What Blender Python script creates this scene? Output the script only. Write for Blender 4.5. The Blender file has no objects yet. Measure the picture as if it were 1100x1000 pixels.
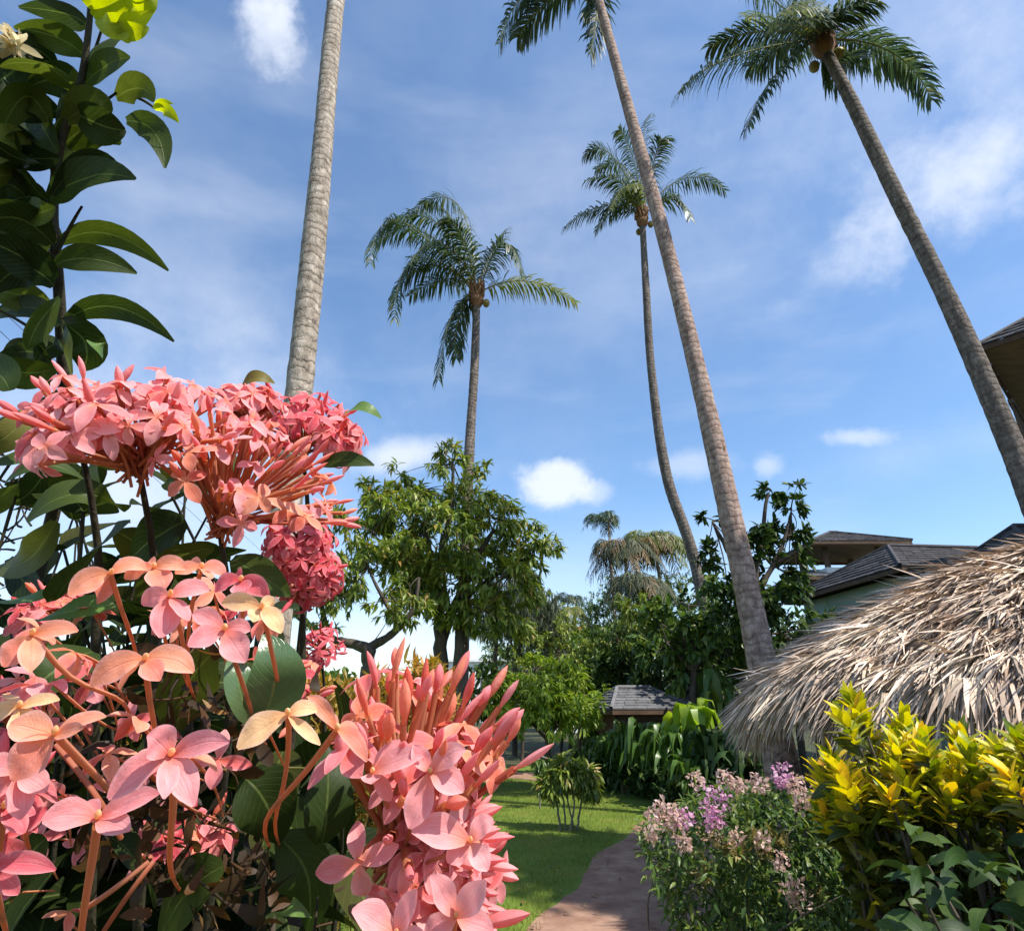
import bpy, math, random
import numpy as np
from math import radians as R
rng = np.random.default_rng(7)
random.seed(7)
SC = bpy.context.scene
COL = SC.collection
# ------------------------------------------------------------------ camera model
F, PITCH, CAMZ = 650.0, R(21.4), 1.6
cs, sn = math.cos(PITCH), math.sin(PITCH)
CAM = np.array([0, 0, CAMZ]); FW = np.array([0, cs, sn]); UPV = np.array([0, -sn, cs]); RT = np.array([1.0, 0, 0])
A = lambda *v: np.array(v, float)
def ray(px, py): return FW + RT * (px - 550) / F + UPV * (500 - py) / F
def PD(px, py, d): return CAM + ray(px, py) * d            # d metres along the lens axis
def PY(px, py, Y): r = ray(px, py); return CAM + r * (Y / r[1])   # at distance Y along the ground
def G(px, py): r = ray(px, py); t = -CAMZ / r[2]; return CAM + r * t
def nrm(v):
    v = np.asarray(v, float); return v / (np.linalg.norm(v, axis=-1, keepdims=True) + 1e-12)
def rv(n=None, s=1.0):
    return rng.normal(0, s, (3,) if n is None else (n, 3))
# ------------------------------------------------------------------ mesh building (quads only)
class MB:
    def __init__(s): s.v, s.f, s.u, s.m, s.n = [], [], [], [], 0
    def add(s, v, f, uv=None, mat=0):
        v = np.asarray(v, float).reshape(-1, 3); f = np.asarray(f, int).reshape(-1, 4)
        s.v.append(v); s.f.append(f + s.n); s.n += len(v)
        s.u.append(np.zeros((len(v), 2)) if uv is None else np.asarray(uv, float)); s.m.append(np.full(len(f), mat))
        return s
    def inst(s, tpl, pos, rot, scale, mat=0):
        """rot (N,3,3) columns = local axes; scale (N,) or (N,3)"""
        tv, tf, tu = tpl; pos = np.asarray(pos, float).reshape(-1, 3); N = len(pos)
        if N == 0: return s
        sc = np.asarray(scale, float)
        if sc.ndim <= 1: sc = np.repeat(np.broadcast_to(sc, (N,))[:, None], 3, 1)
        v = np.einsum('nij,nkj->nki', rot, tv[None] * sc[:, None, :]) + pos[:, None, :]
        f = tf[None] + (np.arange(N) * len(tv))[:, None, None]
        return s.add(v, f, np.tile(tu, (N, 1)), mat)
    def tube(s, pts, rad, n=6, mat=0, cap=False):
        pts = np.asarray(pts, float); K = len(pts); rad = np.broadcast_to(np.asarray(rad, float), (K,))
        t = nrm(np.gradient(pts, axis=0))
        ref = A(0, 0, 1) if abs(t[0][2]) < .9 else A(1, 0, 0)
        a = nrm(np.cross(t[0], ref)); fr = []
        for k in range(K):
            a = nrm(a - t[k] * a.dot(t[k])); fr.append((a, np.cross(t[k], a)))
        th = np.arange(n + 1) * 2 * math.pi / n
        L = np.concatenate([[0], np.cumsum(np.linalg.norm(np.diff(pts, axis=0), axis=1))])
        v = np.array([[pts[k] + rad[k] * (math.cos(x) * fr[k][0] + math.sin(x) * fr[k][1]) for x in th] for k in range(K)])
        uv = np.array([[(i / n, L[k]) for i in range(n + 1)] for k in range(K)])
        f = [[k * (n + 1) + i, k * (n + 1) + i + 1, (k + 1) * (n + 1) + i + 1, (k + 1) * (n + 1) + i] for k in range(K - 1) for i in range(n)]
        s.add(v, f, uv.reshape(-1, 2), mat)
        if cap:
            for k in (0, K - 1):
                c = np.repeat(pts[k][None], n + 1, 0); w = np.vstack([v[k], c])
                s.add(w, [[i, i + 1, n + 1 + i + 1, n + 1 + i] for i in range(n)], None, mat)
        return s
    def box(s, c, d, rz=0, mat=0, taper=1.0):
        x, y, z = np.asarray(d, float) / 2
        v = np.array([[-x, -y, -z], [x, -y, -z], [x, y, -z], [-x, y, -z], [-x * taper, -y * taper, z], [x * taper, -y * taper, z], [x * taper, y * taper, z], [-x * taper, y * taper, z]])
        ca, sa = math.cos(rz), math.sin(rz)
        v = v @ np.array([[ca, sa, 0], [-sa, ca, 0], [0, 0, 1]]) + np.asarray(c, float)
        return s.add(v, [[0, 3, 2, 1], [4, 5, 6, 7], [0, 1, 5, 4], [1, 2, 6, 5], [2, 3, 7, 6], [3, 0, 4, 7]], None, mat)
    def bar(s, p, q, w, h, mat=0):
        p, q = np.asarray(p, float), np.asarray(q, float); t = nrm(q - p)
        a = nrm(np.cross(t, A(0, 0, 1))) if abs(t[2]) < .99 else A(1, 0, 0); b = np.cross(a, t)
        v = [e + a * i * w / 2 + b * j * h / 2 for e in (p, q) for i, j in ((-1, -1), (1, -1), (1, 1), (-1, 1))]
        return s.add(v, [[0, 1, 2, 3], [7, 6, 5, 4], [0, 4, 5, 1], [1, 5, 6, 2], [2, 6, 7, 3], [3, 7, 4, 0]], None, mat)
    def grid(s, fn, nu, nv, mat=0):
        v = [fn(i / nu, j / nv) for j in range(nv + 1) for i in range(nu + 1)]
        uv = [(i / nu, j / nv) for j in range(nv + 1) for i in range(nu + 1)]
        f = [[j * (nu + 1) + i, j * (nu + 1) + i + 1, (j + 1) * (nu + 1) + i + 1, (j + 1) * (nu + 1) + i] for j in range(nv) for i in range(nu)]
        return s.add(v, f, uv, mat)
    def build(s, name, mats, parent=None, loc=None, smooth=True):
        v = np.concatenate(s.v); f = np.concatenate(s.f); u = np.concatenate(s.u); mi = np.concatenate(s.m)
        if parent is not None: off = ORG[parent.name]
        else: off = np.zeros(3) if loc is None else np.asarray(loc, float)
        v = v - off
        me = bpy.data.meshes.new(name)
        me.vertices.add(len(v)); me.vertices.foreach_set('co', v.astype(np.float32).ravel())
        me.loops.add(f.size); me.loops.foreach_set('vertex_index', f.astype(np.int32).ravel())
        me.polygons.add(len(f)); me.polygons.foreach_set('loop_start', (np.arange(len(f)) * 4).astype(np.int32))
        me.polygons.foreach_set('loop_total', np.full(len(f), 4, np.int32))
        me.polygons.foreach_set('material_index', mi.astype(np.int32))
        me.polygons.foreach_set('use_smooth', np.full(len(f), smooth))
        uvl = me.uv_layers.new(name='UVMap'); uvl.data.foreach_set('uv', u[f.ravel()].astype(np.float32).ravel())
        for m in (mats if isinstance(mats, (list, tuple)) else [mats]): me.materials.append(m)
        me.update(); me.validate()
        o = bpy.data.objects.new(name, me); COL.objects.link(o)
        if parent is not None: o.parent = parent; ORG[o.name] = off
        else: o.location = off; ORG[o.name] = off
        return o
ORG = {}
def tag(o, label=None, cat=None, group=None, kind=None):
    for k, x in (('label', label), ('category', cat), ('group', group), ('kind', kind)):
        if x: o[k] = x
    return o
def thing(name, loc, label, cat, group=None):
    o = bpy.data.objects.new(name, None); COL.objects.link(o); o.location = [float(x) for x in loc]
    o.empty_display_size = .1
    ORG[o.name] = np.asarray(loc, float); return tag(o, label, cat, group)
def copy_tree(o, parent=None):
    c = o.copy(); COL.objects.link(c); c.parent = parent
    for ch in list(o.children): copy_tree(ch, c)
    return c
# ------------------------------------------------------------------ templates (along +Y, face +Z)
def leaf_tpl(W=.4, n=5, fold=.12, curve=.25, p=.8, q=.8, wave=0.0, across=2):
    vs, us = [], []
    for i in range(n + 1):
        t = i / n; w = W / 2 * max(.02, math.sin(math.pi * min(.985, max(.03, t)) ** p) ** q)
        for j in range(across + 1):
            x = -1 + 2 * j / across
            vs.append((x * w, t - .12 * curve * t * t, fold * abs(x) * w * 2 - curve * t * t + wave * math.sin(t * 9 + x * 1.3) * w)); us.append(((x + 1) / 2, t))
    a = across + 1
    fs = [[i * a + j, i * a + j + 1, (i + 1) * a + j + 1, (i + 1) * a + j] for i in range(n) for j in range(across)]
    return np.array(vs), np.array(fs), np.array(us)
LEAF = leaf_tpl(.42, 5, .12, .3)
LEAFW = leaf_tpl(.5, 8, .14, .3, .85, .75, .06)
LANCE = leaf_tpl(.24, 4, .12, .4, .85, .9)
BLADE = leaf_tpl(.09, 3, .05, .45, .5, .6, across=1)
SMALL = leaf_tpl(.5, 2, .1, .15, .8, .8, across=1)
SMALL2 = leaf_tpl(.36, 3, .15, .3, .8, .8, across=2)
PETAL = leaf_tpl(.52, 8, .16, .34, 1.15, .72, .09, across=4)
PETAL_S = leaf_tpl(.5, 4, .16, .34, 1.15, .7, across=2)
def frames(d, up):
    y = nrm(d); up = np.broadcast_to(np.asarray(up, float), y.shape)
    z = nrm(up - y * np.sum(up * y, -1, keepdims=True)); x = np.cross(y, z)
    return np.stack([x, y, z], -1)
def bez(a, b, c, t):
    t = np.asarray(t)[:, None]; return (1 - t) ** 2 * a + 2 * t * (1 - t) * b + t * t * c
def bezthru(a, m, c, t): return bez(a, 2 * m - .5 * (a + c), c, t)
def strip_leaf(mb, a, m, c, w, nrml, fold=.15, n=10, p=.85, q=.75, mat=0, across=4, wave=.05, cup=0.0):
    """one hand-placed leaf or petal through a, m, c; nrml = rough face direction"""
    ts = np.linspace(0, 1, n + 1); P = bezthru(a, m, c, ts); T = nrm(np.gradient(P, axis=0)); vs, us = [], []
    for i, t in enumerate(ts):
        z = nrm(nrml - T[i] * np.dot(nrml, T[i])); x = np.cross(T[i], z)
        ww = w / 2 * max(.03, math.sin(math.pi * min(.985, max(.03, t)) ** p) ** q)
        for j in range(across + 1):
            s = -1 + 2 * j / across
            vs.append(P[i] + x * s * ww + z * ww * (fold * abs(s) + cup * s * s + wave * math.sin(t * 11 + s * 2))); us.append(((s + 1) / 2, t))
    k = across + 1
    mb.add(vs, [[i * k + j, i * k + j + 1, (i + 1) * k + j + 1, (i + 1) * k + j] for i in range(n) for j in range(across)], us, mat)
# ------------------------------------------------------------------ materials
def lin(r, g, b): return tuple(((c / 255) / 12.92 if c / 255 <= .04045 else ((c / 255 + .055) / 1.055) ** 2.4) for c in (r, g, b)) + (1,)
def C4(c): return tuple(c) + (1,) if len(c) == 3 else tuple(c)
def new_mat(name):
    m = bpy.data.materials.new(name); m.use_nodes = True; nt = m.node_tree
    for n in list(nt.nodes): nt.nodes.remove(n)
    return m, nt, nt.nodes.new('ShaderNodeOutputMaterial')
def ramp(nt, stops, interp='LINEAR'):
    r = nt.nodes.new('ShaderNodeValToRGB'); e = r.color_ramp.elements; r.color_ramp.interpolation = interp
    while len(e) < len(stops): e.new(.5)
    for k, (p, c) in enumerate(stops): e[k].position = p; e[k].color = C4(c)
    return r
def noise(nt, scale, detail=3, rough=.55, vec=None, dim='3D'):
    n = nt.nodes.new('ShaderNodeTexNoise'); n.inputs['Scale'].default_value = scale; n.inputs['Detail'].default_value = detail
    n.inputs['Roughness'].default_value = rough
    if vec is not None: nt.links.new(vec, n.inputs['Vector'])
    return n
def mth(nt, op, a, b=None, clamp=False):
    n = nt.nodes.new('ShaderNodeMath'); n.operation = op; n.use_clamp = clamp
    for k, x in enumerate((a, b)):
        if x is None: continue
        if isinstance(x, (int, float)): n.inputs[k].default_value = x
        else: nt.links.new(x, n.inputs[k])
    return n.outputs[0]
def mixc(nt, fac, a, b, mode='MIX'):
    n = nt.nodes.new('ShaderNodeMix'); n.data_type = 'RGBA'; n.blend_type = mode
    for i, x in ((0, fac), (6, a), (7, b)):
        if isinstance(x, (int, float)): n.inputs[i].default_value = x
        elif isinstance(x, tuple): n.inputs[i].default_value = C4(x)
        else: nt.links.new(x, n.inputs[i])
    return n.outputs[2]
def leaf_mat(name, stops, trans=.3, rough=.4, vein=.25, spec=.4, tint=None, blotch=0.25, basecol=None, patch=None):
    """stops: colours picked per leaf; veins from the UV; translucent when lit from behind"""
    m, nt, out = new_mat(name); L = nt.links
    geo = nt.nodes.new('ShaderNodeNewGeometry'); r = ramp(nt, stops); L.new(geo.outputs['Random Per Island'], r.inputs[0]); c = r.outputs[0]
    tc = nt.nodes.new('ShaderNodeTexCoord')
    n = noise(nt, 230 if basecol is not None else (90 if vein >= .34 else 30), 5, .65, tc.outputs['Object'])
    if basecol is not None: rough, spec = .68, .18
    k = mth(nt, 'MULTIPLY_ADD', n.outputs[0], blotch * 2); nt.nodes[-1].inputs[2].default_value = 1 - blotch
    mul = nt.nodes.new('ShaderNodeVectorMath'); mul.operation = 'SCALE'; L.new(c, mul.inputs[0]); L.new(k, mul.inputs['Scale']); c = mul.outputs[0]
    if patch:
        n_ = noise(nt, .9, 4, .6, tc.outputs['Object']); c = mixc(nt, mth(nt, 'MULTIPLY', mth(nt, 'SUBTRACT', n_.outputs[0], .47, True), 4.5, True), c, patch)
    uv = nt.nodes.new('ShaderNodeUVMap'); sep = nt.nodes.new('ShaderNodeSeparateXYZ'); L.new(uv.outputs[0], sep.inputs[0])
    if basecol is not None:     # petals: another colour towards the throat
        f = mth(nt, 'SUBTRACT', 1.0, mth(nt, 'MULTIPLY', sep.outputs[1], 2.4), True)
        c = mixc(nt, mth(nt, 'MULTIPLY', f, .8), c, basecol)
        mp = nt.nodes.new('ShaderNodeMapping'); mp.inputs['Scale'].default_value = (26, 2.2, 1); L.new(uv.outputs[0], mp.inputs[0]); ns = noise(nt, 1.0, 3, .6, mp.outputs[0])
        c = mixc(nt, mth(nt, 'MULTIPLY', mth(nt, 'SUBTRACT', ns.outputs[0], .5, True), 1.2, True), c, tuple(.45 * x + .5 for x in stops[-1][1]))
        c = mixc(nt, mth(nt, 'MULTIPLY', mth(nt, 'SUBTRACT', .5, ns.outputs[0], True), 1.6, True), c, tuple(x * .8 for x in basecol))
        rim = mth(nt, 'POWER', mth(nt, 'MULTIPLY', mth(nt, 'ABSOLUTE', mth(nt, 'SUBTRACT', sep.outputs[0], .5)), 2.0), 4)
        c = mixc(nt, mth(nt, 'MULTIPLY', rim, .35), c, (.92, .62, .60))
    bsdf = nt.nodes.new('ShaderNodeBsdfPrincipled')
    if vein > 0:
        x = mth(nt, 'ABSOLUTE', mth(nt, 'SUBTRACT', sep.outputs[0], .5))
        mid = mth(nt, 'SUBTRACT', 1.0, mth(nt, 'MULTIPLY', x, 28.0), True)
        w = mth(nt, 'SINE', mth(nt, 'MULTIPLY', mth(nt, 'SUBTRACT', sep.outputs[1], mth(nt, 'MULTIPLY', x, .7)), 62.0))
        side = mth(nt, 'MULTIPLY', mth(nt, 'SUBTRACT', w, .8, True), 2.2)
        vv = mth(nt, 'MULTIPLY', mth(nt, 'ADD', mid, mth(nt, 'MULTIPLY', side, .45), True), vein)
        c = mixc(nt, vv, c, tint or (.25, .32, .08))
        bp = nt.nodes.new('ShaderNodeBump'); bp.inputs['Strength'].default_value = .35; bp.inputs['Distance'].default_value = .002
        L.new(mth(nt, 'ADD', mth(nt, 'MULTIPLY', vv, -1.5), mth(nt, 'MULTIPLY', n.outputs[0], .6)), bp.inputs['Height']); L.new(bp.outputs[0], bsdf.inputs['Normal'])
    L.new(c, bsdf.inputs['Base Color']); bsdf.inputs['Roughness'].default_value = rough
    bsdf.inputs['Specular IOR Level'].default_value = spec
    tr = nt.nodes.new('ShaderNodeBsdfTranslucent')
    hs = nt.nodes.new('ShaderNodeHueSaturation'); hs.inputs['Value'].default_value = 1.5; hs.inputs['Saturation'].default_value = 1.1; L.new(c, hs.inputs['Color']); L.new(hs.outputs[0], tr.inputs[0])
    mx = nt.nodes.new('ShaderNodeMixShader'); mx.inputs[0].default_value = trans; L.new(bsdf.outputs[0], mx.inputs[1]); L.new(tr.outputs[0], mx.inputs[2])
    L.new(mx.outputs[0], out.inputs[0]); return m
def rough_mat(name, stops, scale=6, rough=.8, bump=.4, bdist=.01, stretch=(1, 1, 1), spec=.3, detail=6, isl=0.0, coord='Object', metallic=0):
    m, nt, out = new_mat(name); L = nt.links
    tc = nt.nodes.new('ShaderNodeTexCoord'); mp = nt.nodes.new('ShaderNodeMapping'); mp.inputs['Scale'].default_value = stretch
    L.new(tc.outputs[coord], mp.inputs[0]); n = noise(nt, scale, detail, .62, mp.outputs[0]); r = ramp(nt, stops); L.new(n.outputs[0], r.inputs[0]); c = r.outputs[0]
    if isl:
        geo = nt.nodes.new('ShaderNodeNewGeometry'); k = mth(nt, 'MULTIPLY_ADD', geo.outputs['Random Per Island'], isl * 2); nt.nodes[-1].inputs[2].default_value = 1 - isl
        mul = nt.nodes.new('ShaderNodeVectorMath'); mul.operation = 'SCALE'; L.new(c, mul.inputs[0]); L.new(k, mul.inputs['Scale']); c = mul.outputs[0]
    b = nt.nodes.new('ShaderNodeBsdfPrincipled'); L.new(c, b.inputs['Base Color']); b.inputs['Roughness'].default_value = rough; b.inputs['Specular IOR Level'].default_value = spec; b.inputs['Metallic'].default_value = metallic
    n2 = noise(nt, scale * 5, 5, .6, mp.outputs[0]); bp = nt.nodes.new('ShaderNodeBump'); bp.inputs['Strength'].default_value = bump; bp.inputs['Distance'].default_value = bdist
    L.new(mth(nt, 'ADD', n.outputs[0], mth(nt, 'MULTIPLY', n2.outputs[0], .5)), bp.inputs['Height']); L.new(bp.outputs[0], b.inputs['Normal'])
    L.new(b.outputs[0], out.inputs[0]); return m
def palm_bark(name, dark, mid, light, ring=9.0):
    """ringed trunk: UV v = metres along the trunk, u = round it"""
    m, nt, out = new_mat(name); L = nt.links
    uv = nt.nodes.new('ShaderNodeUVMap'); sep = nt.nodes.new('ShaderNodeSeparateXYZ'); L.new(uv.outputs[0], sep.inputs[0])
    tc = nt.nodes.new('ShaderNodeTexCoord'); n = noise(nt, 5, 6, .65, tc.outputs['Object'])
    wob = mth(nt, 'MULTIPLY', n.outputs[0], .30); v = mth(nt, 'ADD', sep.outputs[1], wob)
    fr = mth(nt, 'FRACT', mth(nt, 'MULTIPLY', v, ring))
    edge = mth(nt, 'POWER', mth(nt, 'ABSOLUTE', mth(nt, 'SUBTRACT', fr, .5)), 3); edge = mth(nt, 'MULTIPLY', edge, 8, True)
    mp = nt.nodes.new('ShaderNodeMapping'); mp.inputs['Scale'].default_value = (1, 1, .35); L.new(tc.outputs['Object'], mp.inputs[0])
    n2 = noise(nt, 14, 7, .7, mp.outputs[0]); r = ramp(nt, [(.32, dark), (.5, mid), (.68, light)]); L.new(n2.outputs[0], r.inputs[0])
    n3 = noise(nt, .9, 3, .5, tc.outputs['Object'])
    c = mixc(nt, mth(nt, 'MULTIPLY', mth(nt, 'MULTIPLY', edge, mth(nt, 'MULTIPLY', mth(nt, 'SUBTRACT', n.outputs[0], .3, True), 2.4, True)), .6), r.outputs[0], tuple(x * .45 for x in dark[:3]))
    c = mixc(nt, mth(nt, 'MULTIPLY', mth(nt, 'SUBTRACT', n3.outputs[0], .45, True), 1.6, True), c, tuple(x * .8 for x in mid[:3]))
    n4 = noise(nt, 38, 3, .7, tc.outputs['Object']); c = mixc(nt, mth(nt, 'MULTIPLY', mth(nt, 'SUBTRACT', n4.outputs[0], .6, True), 5, True), c, tuple(min(.8, x * 1.35) for x in light[:3]))
    n5 = noise(nt, 2.2, 5, .7, tc.outputs['Object']); c = mixc(nt, mth(nt, 'MULTIPLY', mth(nt, 'SUBTRACT', n5.outputs[0], .54, True), 4, True), c, tuple(x * .9 for x in dark[:3]))
    b = nt.nodes.new('ShaderNodeBsdfPrincipled'); L.new(c, b.inputs['Base Color']); b.inputs['Roughness'].default_value = .85; b.inputs['Specular IOR Level'].default_value = .2
    bp = nt.nodes.new('ShaderNodeBump'); bp.inputs['Strength'].default_value = .9; bp.inputs['Distance'].default_value = .02
    L.new(mth(nt, 'ADD', mth(nt, 'MULTIPLY', mth(nt, 'MULTIPLY', edge, n.outputs[0]), -1.1), n2.outputs[0]), bp.inputs['Height']); L.new(bp.outputs[0], b.inputs['Normal'])
    L.new(b.outputs[0], out.inputs[0]); return m

M = {}
M['bark1'] = palm_bark('palm_bark_grey', (.12, .095, .07), (.34, .28, .22), (.55, .48, .40))
M['bark2'] = palm_bark('palm_bark_brown', (.12, .07, .055), (.36, .25, .20), (.52, .40, .33))
M['bark3'] = palm_bark('palm_bark_dark', (.07, .055, .045), (.16, .13, .11), (.30, .25, .21))
M['frond'] = leaf_mat('frond_green', [(0, (.03, .055, .025)), (.5, (.055, .09, .035)), (.85, (.09, .13, .045)), (1, (.20, .19, .07))], .30, .42, 0, .4)
M['frond_y'] = leaf_mat('frond_yellowing', [(0, (.10, .14, .03)), (.6, (.17, .19, .04)), (1, (.28, .26, .07))], .35, .4, 0)
M['frond_dead'] = leaf_mat('frond_dead', [(0, (.16, .10, .05)), (1, (.30, .22, .12))], .2, .7, 0)
M['rachis'] = rough_mat('rachis', [(.3, (.16, .17, .05)), (.7, (.30, .26, .10))], 4)
M['fibre'] = rough_mat('palm_fibre', [(.3, (.12, .05, .025)), (.7, (.36, .19, .09))], 18, bump=.8, stretch=(1, 1, .3))
M['coconut'] = rough_mat('coconut_husk', [(.3, (.20, .16, .04)), (.7, (.34, .24, .07))], 5, .5)
M['wood'] = rough_mat('tree_bark', [(.3, (.035, .027, .02)), (.7, (.11, .085, .06))], 9, bump=.9, stretch=(1, 1, .3))
M['woodl'] = rough_mat('tree_bark_light', [(.3, (.12, .10, .08)), (.7, (.26, .22, .17))], 9, bump=.9, stretch=(1, 1, .3))
M['twig'] = rough_mat('green_twig', [(.3, (.05, .055, .02)), (.7, (.12, .09, .04))], 30)
M['mango'] = leaf_mat('mango_leaf', [(0, (.055, .10, .02)), (.4, (.16, .22, .03)), (.75, (.28, .33, .05)), (.95, (.26, .25, .06)), (1, (.36, .20, .06))], .32, .42, .3)
M['darkleaf'] = leaf_mat('dark_leaf', [(0, (.02, .042, .012)), (.6, (.04, .08, .018)), (1, (.09, .13, .025))], .25, .5, .2, .25)
M['brightleaf'] = leaf_mat('bright_leaf', [(0, (.11, .19, .02)), (.5, (.19, .28, .03)), (1, (.34, .38, .05))], .38, .45, .2)
M['midleaf'] = leaf_mat('mid_leaf', [(0, (.04, .085, .02)), (.6, (.085, .15, .025)), (1, (.20, .24, .05))], .3, .4, .2)
M['tanhead'] = leaf_mat('dry_seed_leaf', [(0, (.16, .14, .04)), (.5, (.30, .25, .08)), (1, (.45, .36, .16))], .3, .6, .1)
M['olive'] = leaf_mat('weeping_leaf', [(0, (.06, .075, .04)), (1, (.14, .16, .09))], .3, .6, 0)
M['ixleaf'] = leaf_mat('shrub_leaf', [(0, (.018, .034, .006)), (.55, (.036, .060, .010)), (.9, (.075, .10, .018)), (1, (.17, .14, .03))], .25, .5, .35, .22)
M['ixinner'] = leaf_mat('shrub_inner_leaf_shaded', [(0, (.010, .018, .004)), (.6, (.022, .034, .006)), (1, (.05, .05, .010))], .22, .6, .3, .12)  # inner leaves coloured darker than the outer ones, standing in for interior shade
M['debris'] = leaf_mat('withered_bract', [(0, (.015, .012, .004)), (.5, (.05, .026, .009)), (.8, (.12, .055, .018)), (.95, (.30, .16, .05)), (1, (.12, .15, .03))], .3, .6, 0)
M['ixleaf_l'] = leaf_mat('shrub_leaf_lit', [(0, (.09, .17, .03)), (1, (.13, .22, .05))], .35, .35, .4)  # brighter copy of the shrub leaf, sunlit look put into the colour
M['ixgloss'] = leaf_mat('shrub_leaf_glossy', [(0, (.06, .12, .045)), (1, (.085, .15, .055))], .15, .28, .45, .6)
M['ixyellow'] = leaf_mat('young_leaf', [(0, (.16, .26, .008)), (.5, (.36, .42, .012)), (1, (.46, .44, .02))], .5, .45, .5, tint=(.5, .5, .1), blotch=.5)
M['shoot'] = leaf_mat('tall_shrub_leaf', [(0, (.014, .026, .006)), (.55, (.028, .045, .008)), (.85, (.06, .085, .012)), (1, (.14, .16, .03))], .36, .5, .45, .22, blotch=.45)
M['petal'] = leaf_mat('salmon_petal', [(0, (.70, .13, .13)), (.35, (.80, .22, .23)), (.7, (.86, .34, .34)), (1, (.84, .26, .29))], .33, .5, .10, .3, tint=(.75, .16, .15), blotch=.2, basecol=(.76, .16, .08))
M['petal_red'] = leaf_mat('deep_pink_petal', [(0, (.58, .05, .08)), (.5, (.72, .12, .15)), (1, (.82, .24, .26))], .33, .5, .10, .3, tint=(.6, .05, .06), blotch=.15, basecol=(.6, .05, .04))
M['petal_light'] = leaf_mat('light_pink_petal', [(0, (.74, .18, .18)), (.4, (.83, .30, .31)), (1, (.88, .43, .43))], .33, .5, .10, .3, tint=(.8, .22, .18), blotch=.12, basecol=(.85, .24, .10))
M['petal_peach'] = leaf_mat('peach_petal', [(0, (.70, .12, .085)), (.35, (.80, .23, .14)), (.7, (.86, .37, .23)), (1, (.78, .17, .15))], .33, .5, .18, .3, tint=(.75, .2, .1), blotch=.22, basecol=(.85, .30, .12))
M['petal_yellow'] = leaf_mat('faded_petal', [(0, (.88, .50, .22)), (1, (.90, .62, .33))], .33, .5, .2, .3, tint=(.8, .3, .12), blotch=.2, basecol=(.85, .35, .12))
M['petal_cream'] = leaf_mat('cream_petal', [(0, (.62, .50, .28)), (1, (.80, .72, .50))], .4, .5, .1)
M['tube'] = leaf_mat('flower_tube', [(0, (.36, .09, .05)), (.4, (.55, .20, .10)), (.8, (.68, .33, .19)), (1, (.48, .13, .09))], .35, .5, 0)
M['tubedry'] = leaf_mat('dry_tube', [(0, (.09, .03, .012)), (.5, (.20, .075, .025)), (1, (.34, .17, .05))], .25, .6, 0)
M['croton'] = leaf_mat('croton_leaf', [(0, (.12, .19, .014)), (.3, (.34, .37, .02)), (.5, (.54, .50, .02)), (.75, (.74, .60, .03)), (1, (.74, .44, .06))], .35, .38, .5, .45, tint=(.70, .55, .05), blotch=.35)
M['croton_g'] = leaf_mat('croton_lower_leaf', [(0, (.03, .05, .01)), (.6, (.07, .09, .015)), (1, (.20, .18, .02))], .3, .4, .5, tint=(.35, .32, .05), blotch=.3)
M['orangeleaf'] = leaf_mat('orange_leaf', [(0, (.18, .14, .02)), (.5, (.36, .24, .04)), (1, (.50, .25, .06))], .3, .5, .2)
M['pinkfl'] = leaf_mat('lilac_flower', [(0, (.50, .22, .38)), (.5, (.66, .36, .52)), (1, (.80, .58, .66))], .4, .6, 0)
M['palefl'] = leaf_mat('faded_flower', [(0, (.45, .30, .24)), (.5, (.60, .44, .36)), (1, (.70, .52, .52))], .4, .6, 0)
M['strap'] = leaf_mat('strap_leaf', [(0, (.05, .10, .02)), (.6, (.09, .17, .03)), (1, (.20, .28, .05))], .3, .35, .2)
M['strap_l'] = leaf_mat('strap_leaf_light', [(0, (.18, .30, .03)), (1, (.32, .42, .05))], .45, .35, .2)
M['thatch'] = rough_mat('thatch', [(.3, (.34, .235, .165)), (.5, (.58, .44, .33)), (.7, (.78, .64, .49))], 1.6, .8, .3, isl=.5, spec=.25)
M['thatchb'] = rough_mat('thatch_base', [(.3, (.10, .07, .05)), (.7, (.25, .18, .13))], 12, .9, .8)
M['blackstem'] = rough_mat('dark_twig', [(.3, (.018, .016, .008)), (.7, (.05, .042, .02))], 30)
M['post'] = rough_mat('hut_timber', [(.3, (.05, .035, .025)), (.7, (.13, .09, .06))], 8, stretch=(1, 1, .2))
M['roofdark'] = rough_mat('dark_shingle', [(.3, (.028, .027, .030)), (.7, (.075, .07, .072))], 14, .85, .7, isl=.35)
M['roofgrey'] = rough_mat('grey_shingle', [(.3, (.10, .10, .105)), (.7, (.20, .195, .20))], 14, .85, .5, isl=.2)
M['wallgreen'] = rough_mat('pale_green_wall', [(.3, (.27, .36, .30)), (.7, (.36, .45, .38))], 3, .9, .1)
M['wallwhite'] = rough_mat('white_wall', [(.3, (.70, .70, .68)), (.7, (.82, .82, .80))], 3, .9, .1)
M['fascia'] = rough_mat('brown_fascia', [(.3, (.06, .035, .022)), (.7, (.13, .08, .05))], 7, stretch=(.3, 1, 1))
M['soffit'] = rough_mat('soffit_board', [(.3, (.13, .085, .04)), (.7, (.22, .15, .08))], 7, stretch=(.3, 1, 1))
M['glass'] = rough_mat('window_glass', [(.3, (.02, .03, .035)), (.7, (.04, .05, .06))], 2, .08, .02, spec=.8)
M['cable'] = rough_mat('cable', [(.3, (.02, .02, .02)), (.7, (.04, .04, .04))], 8)
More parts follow.
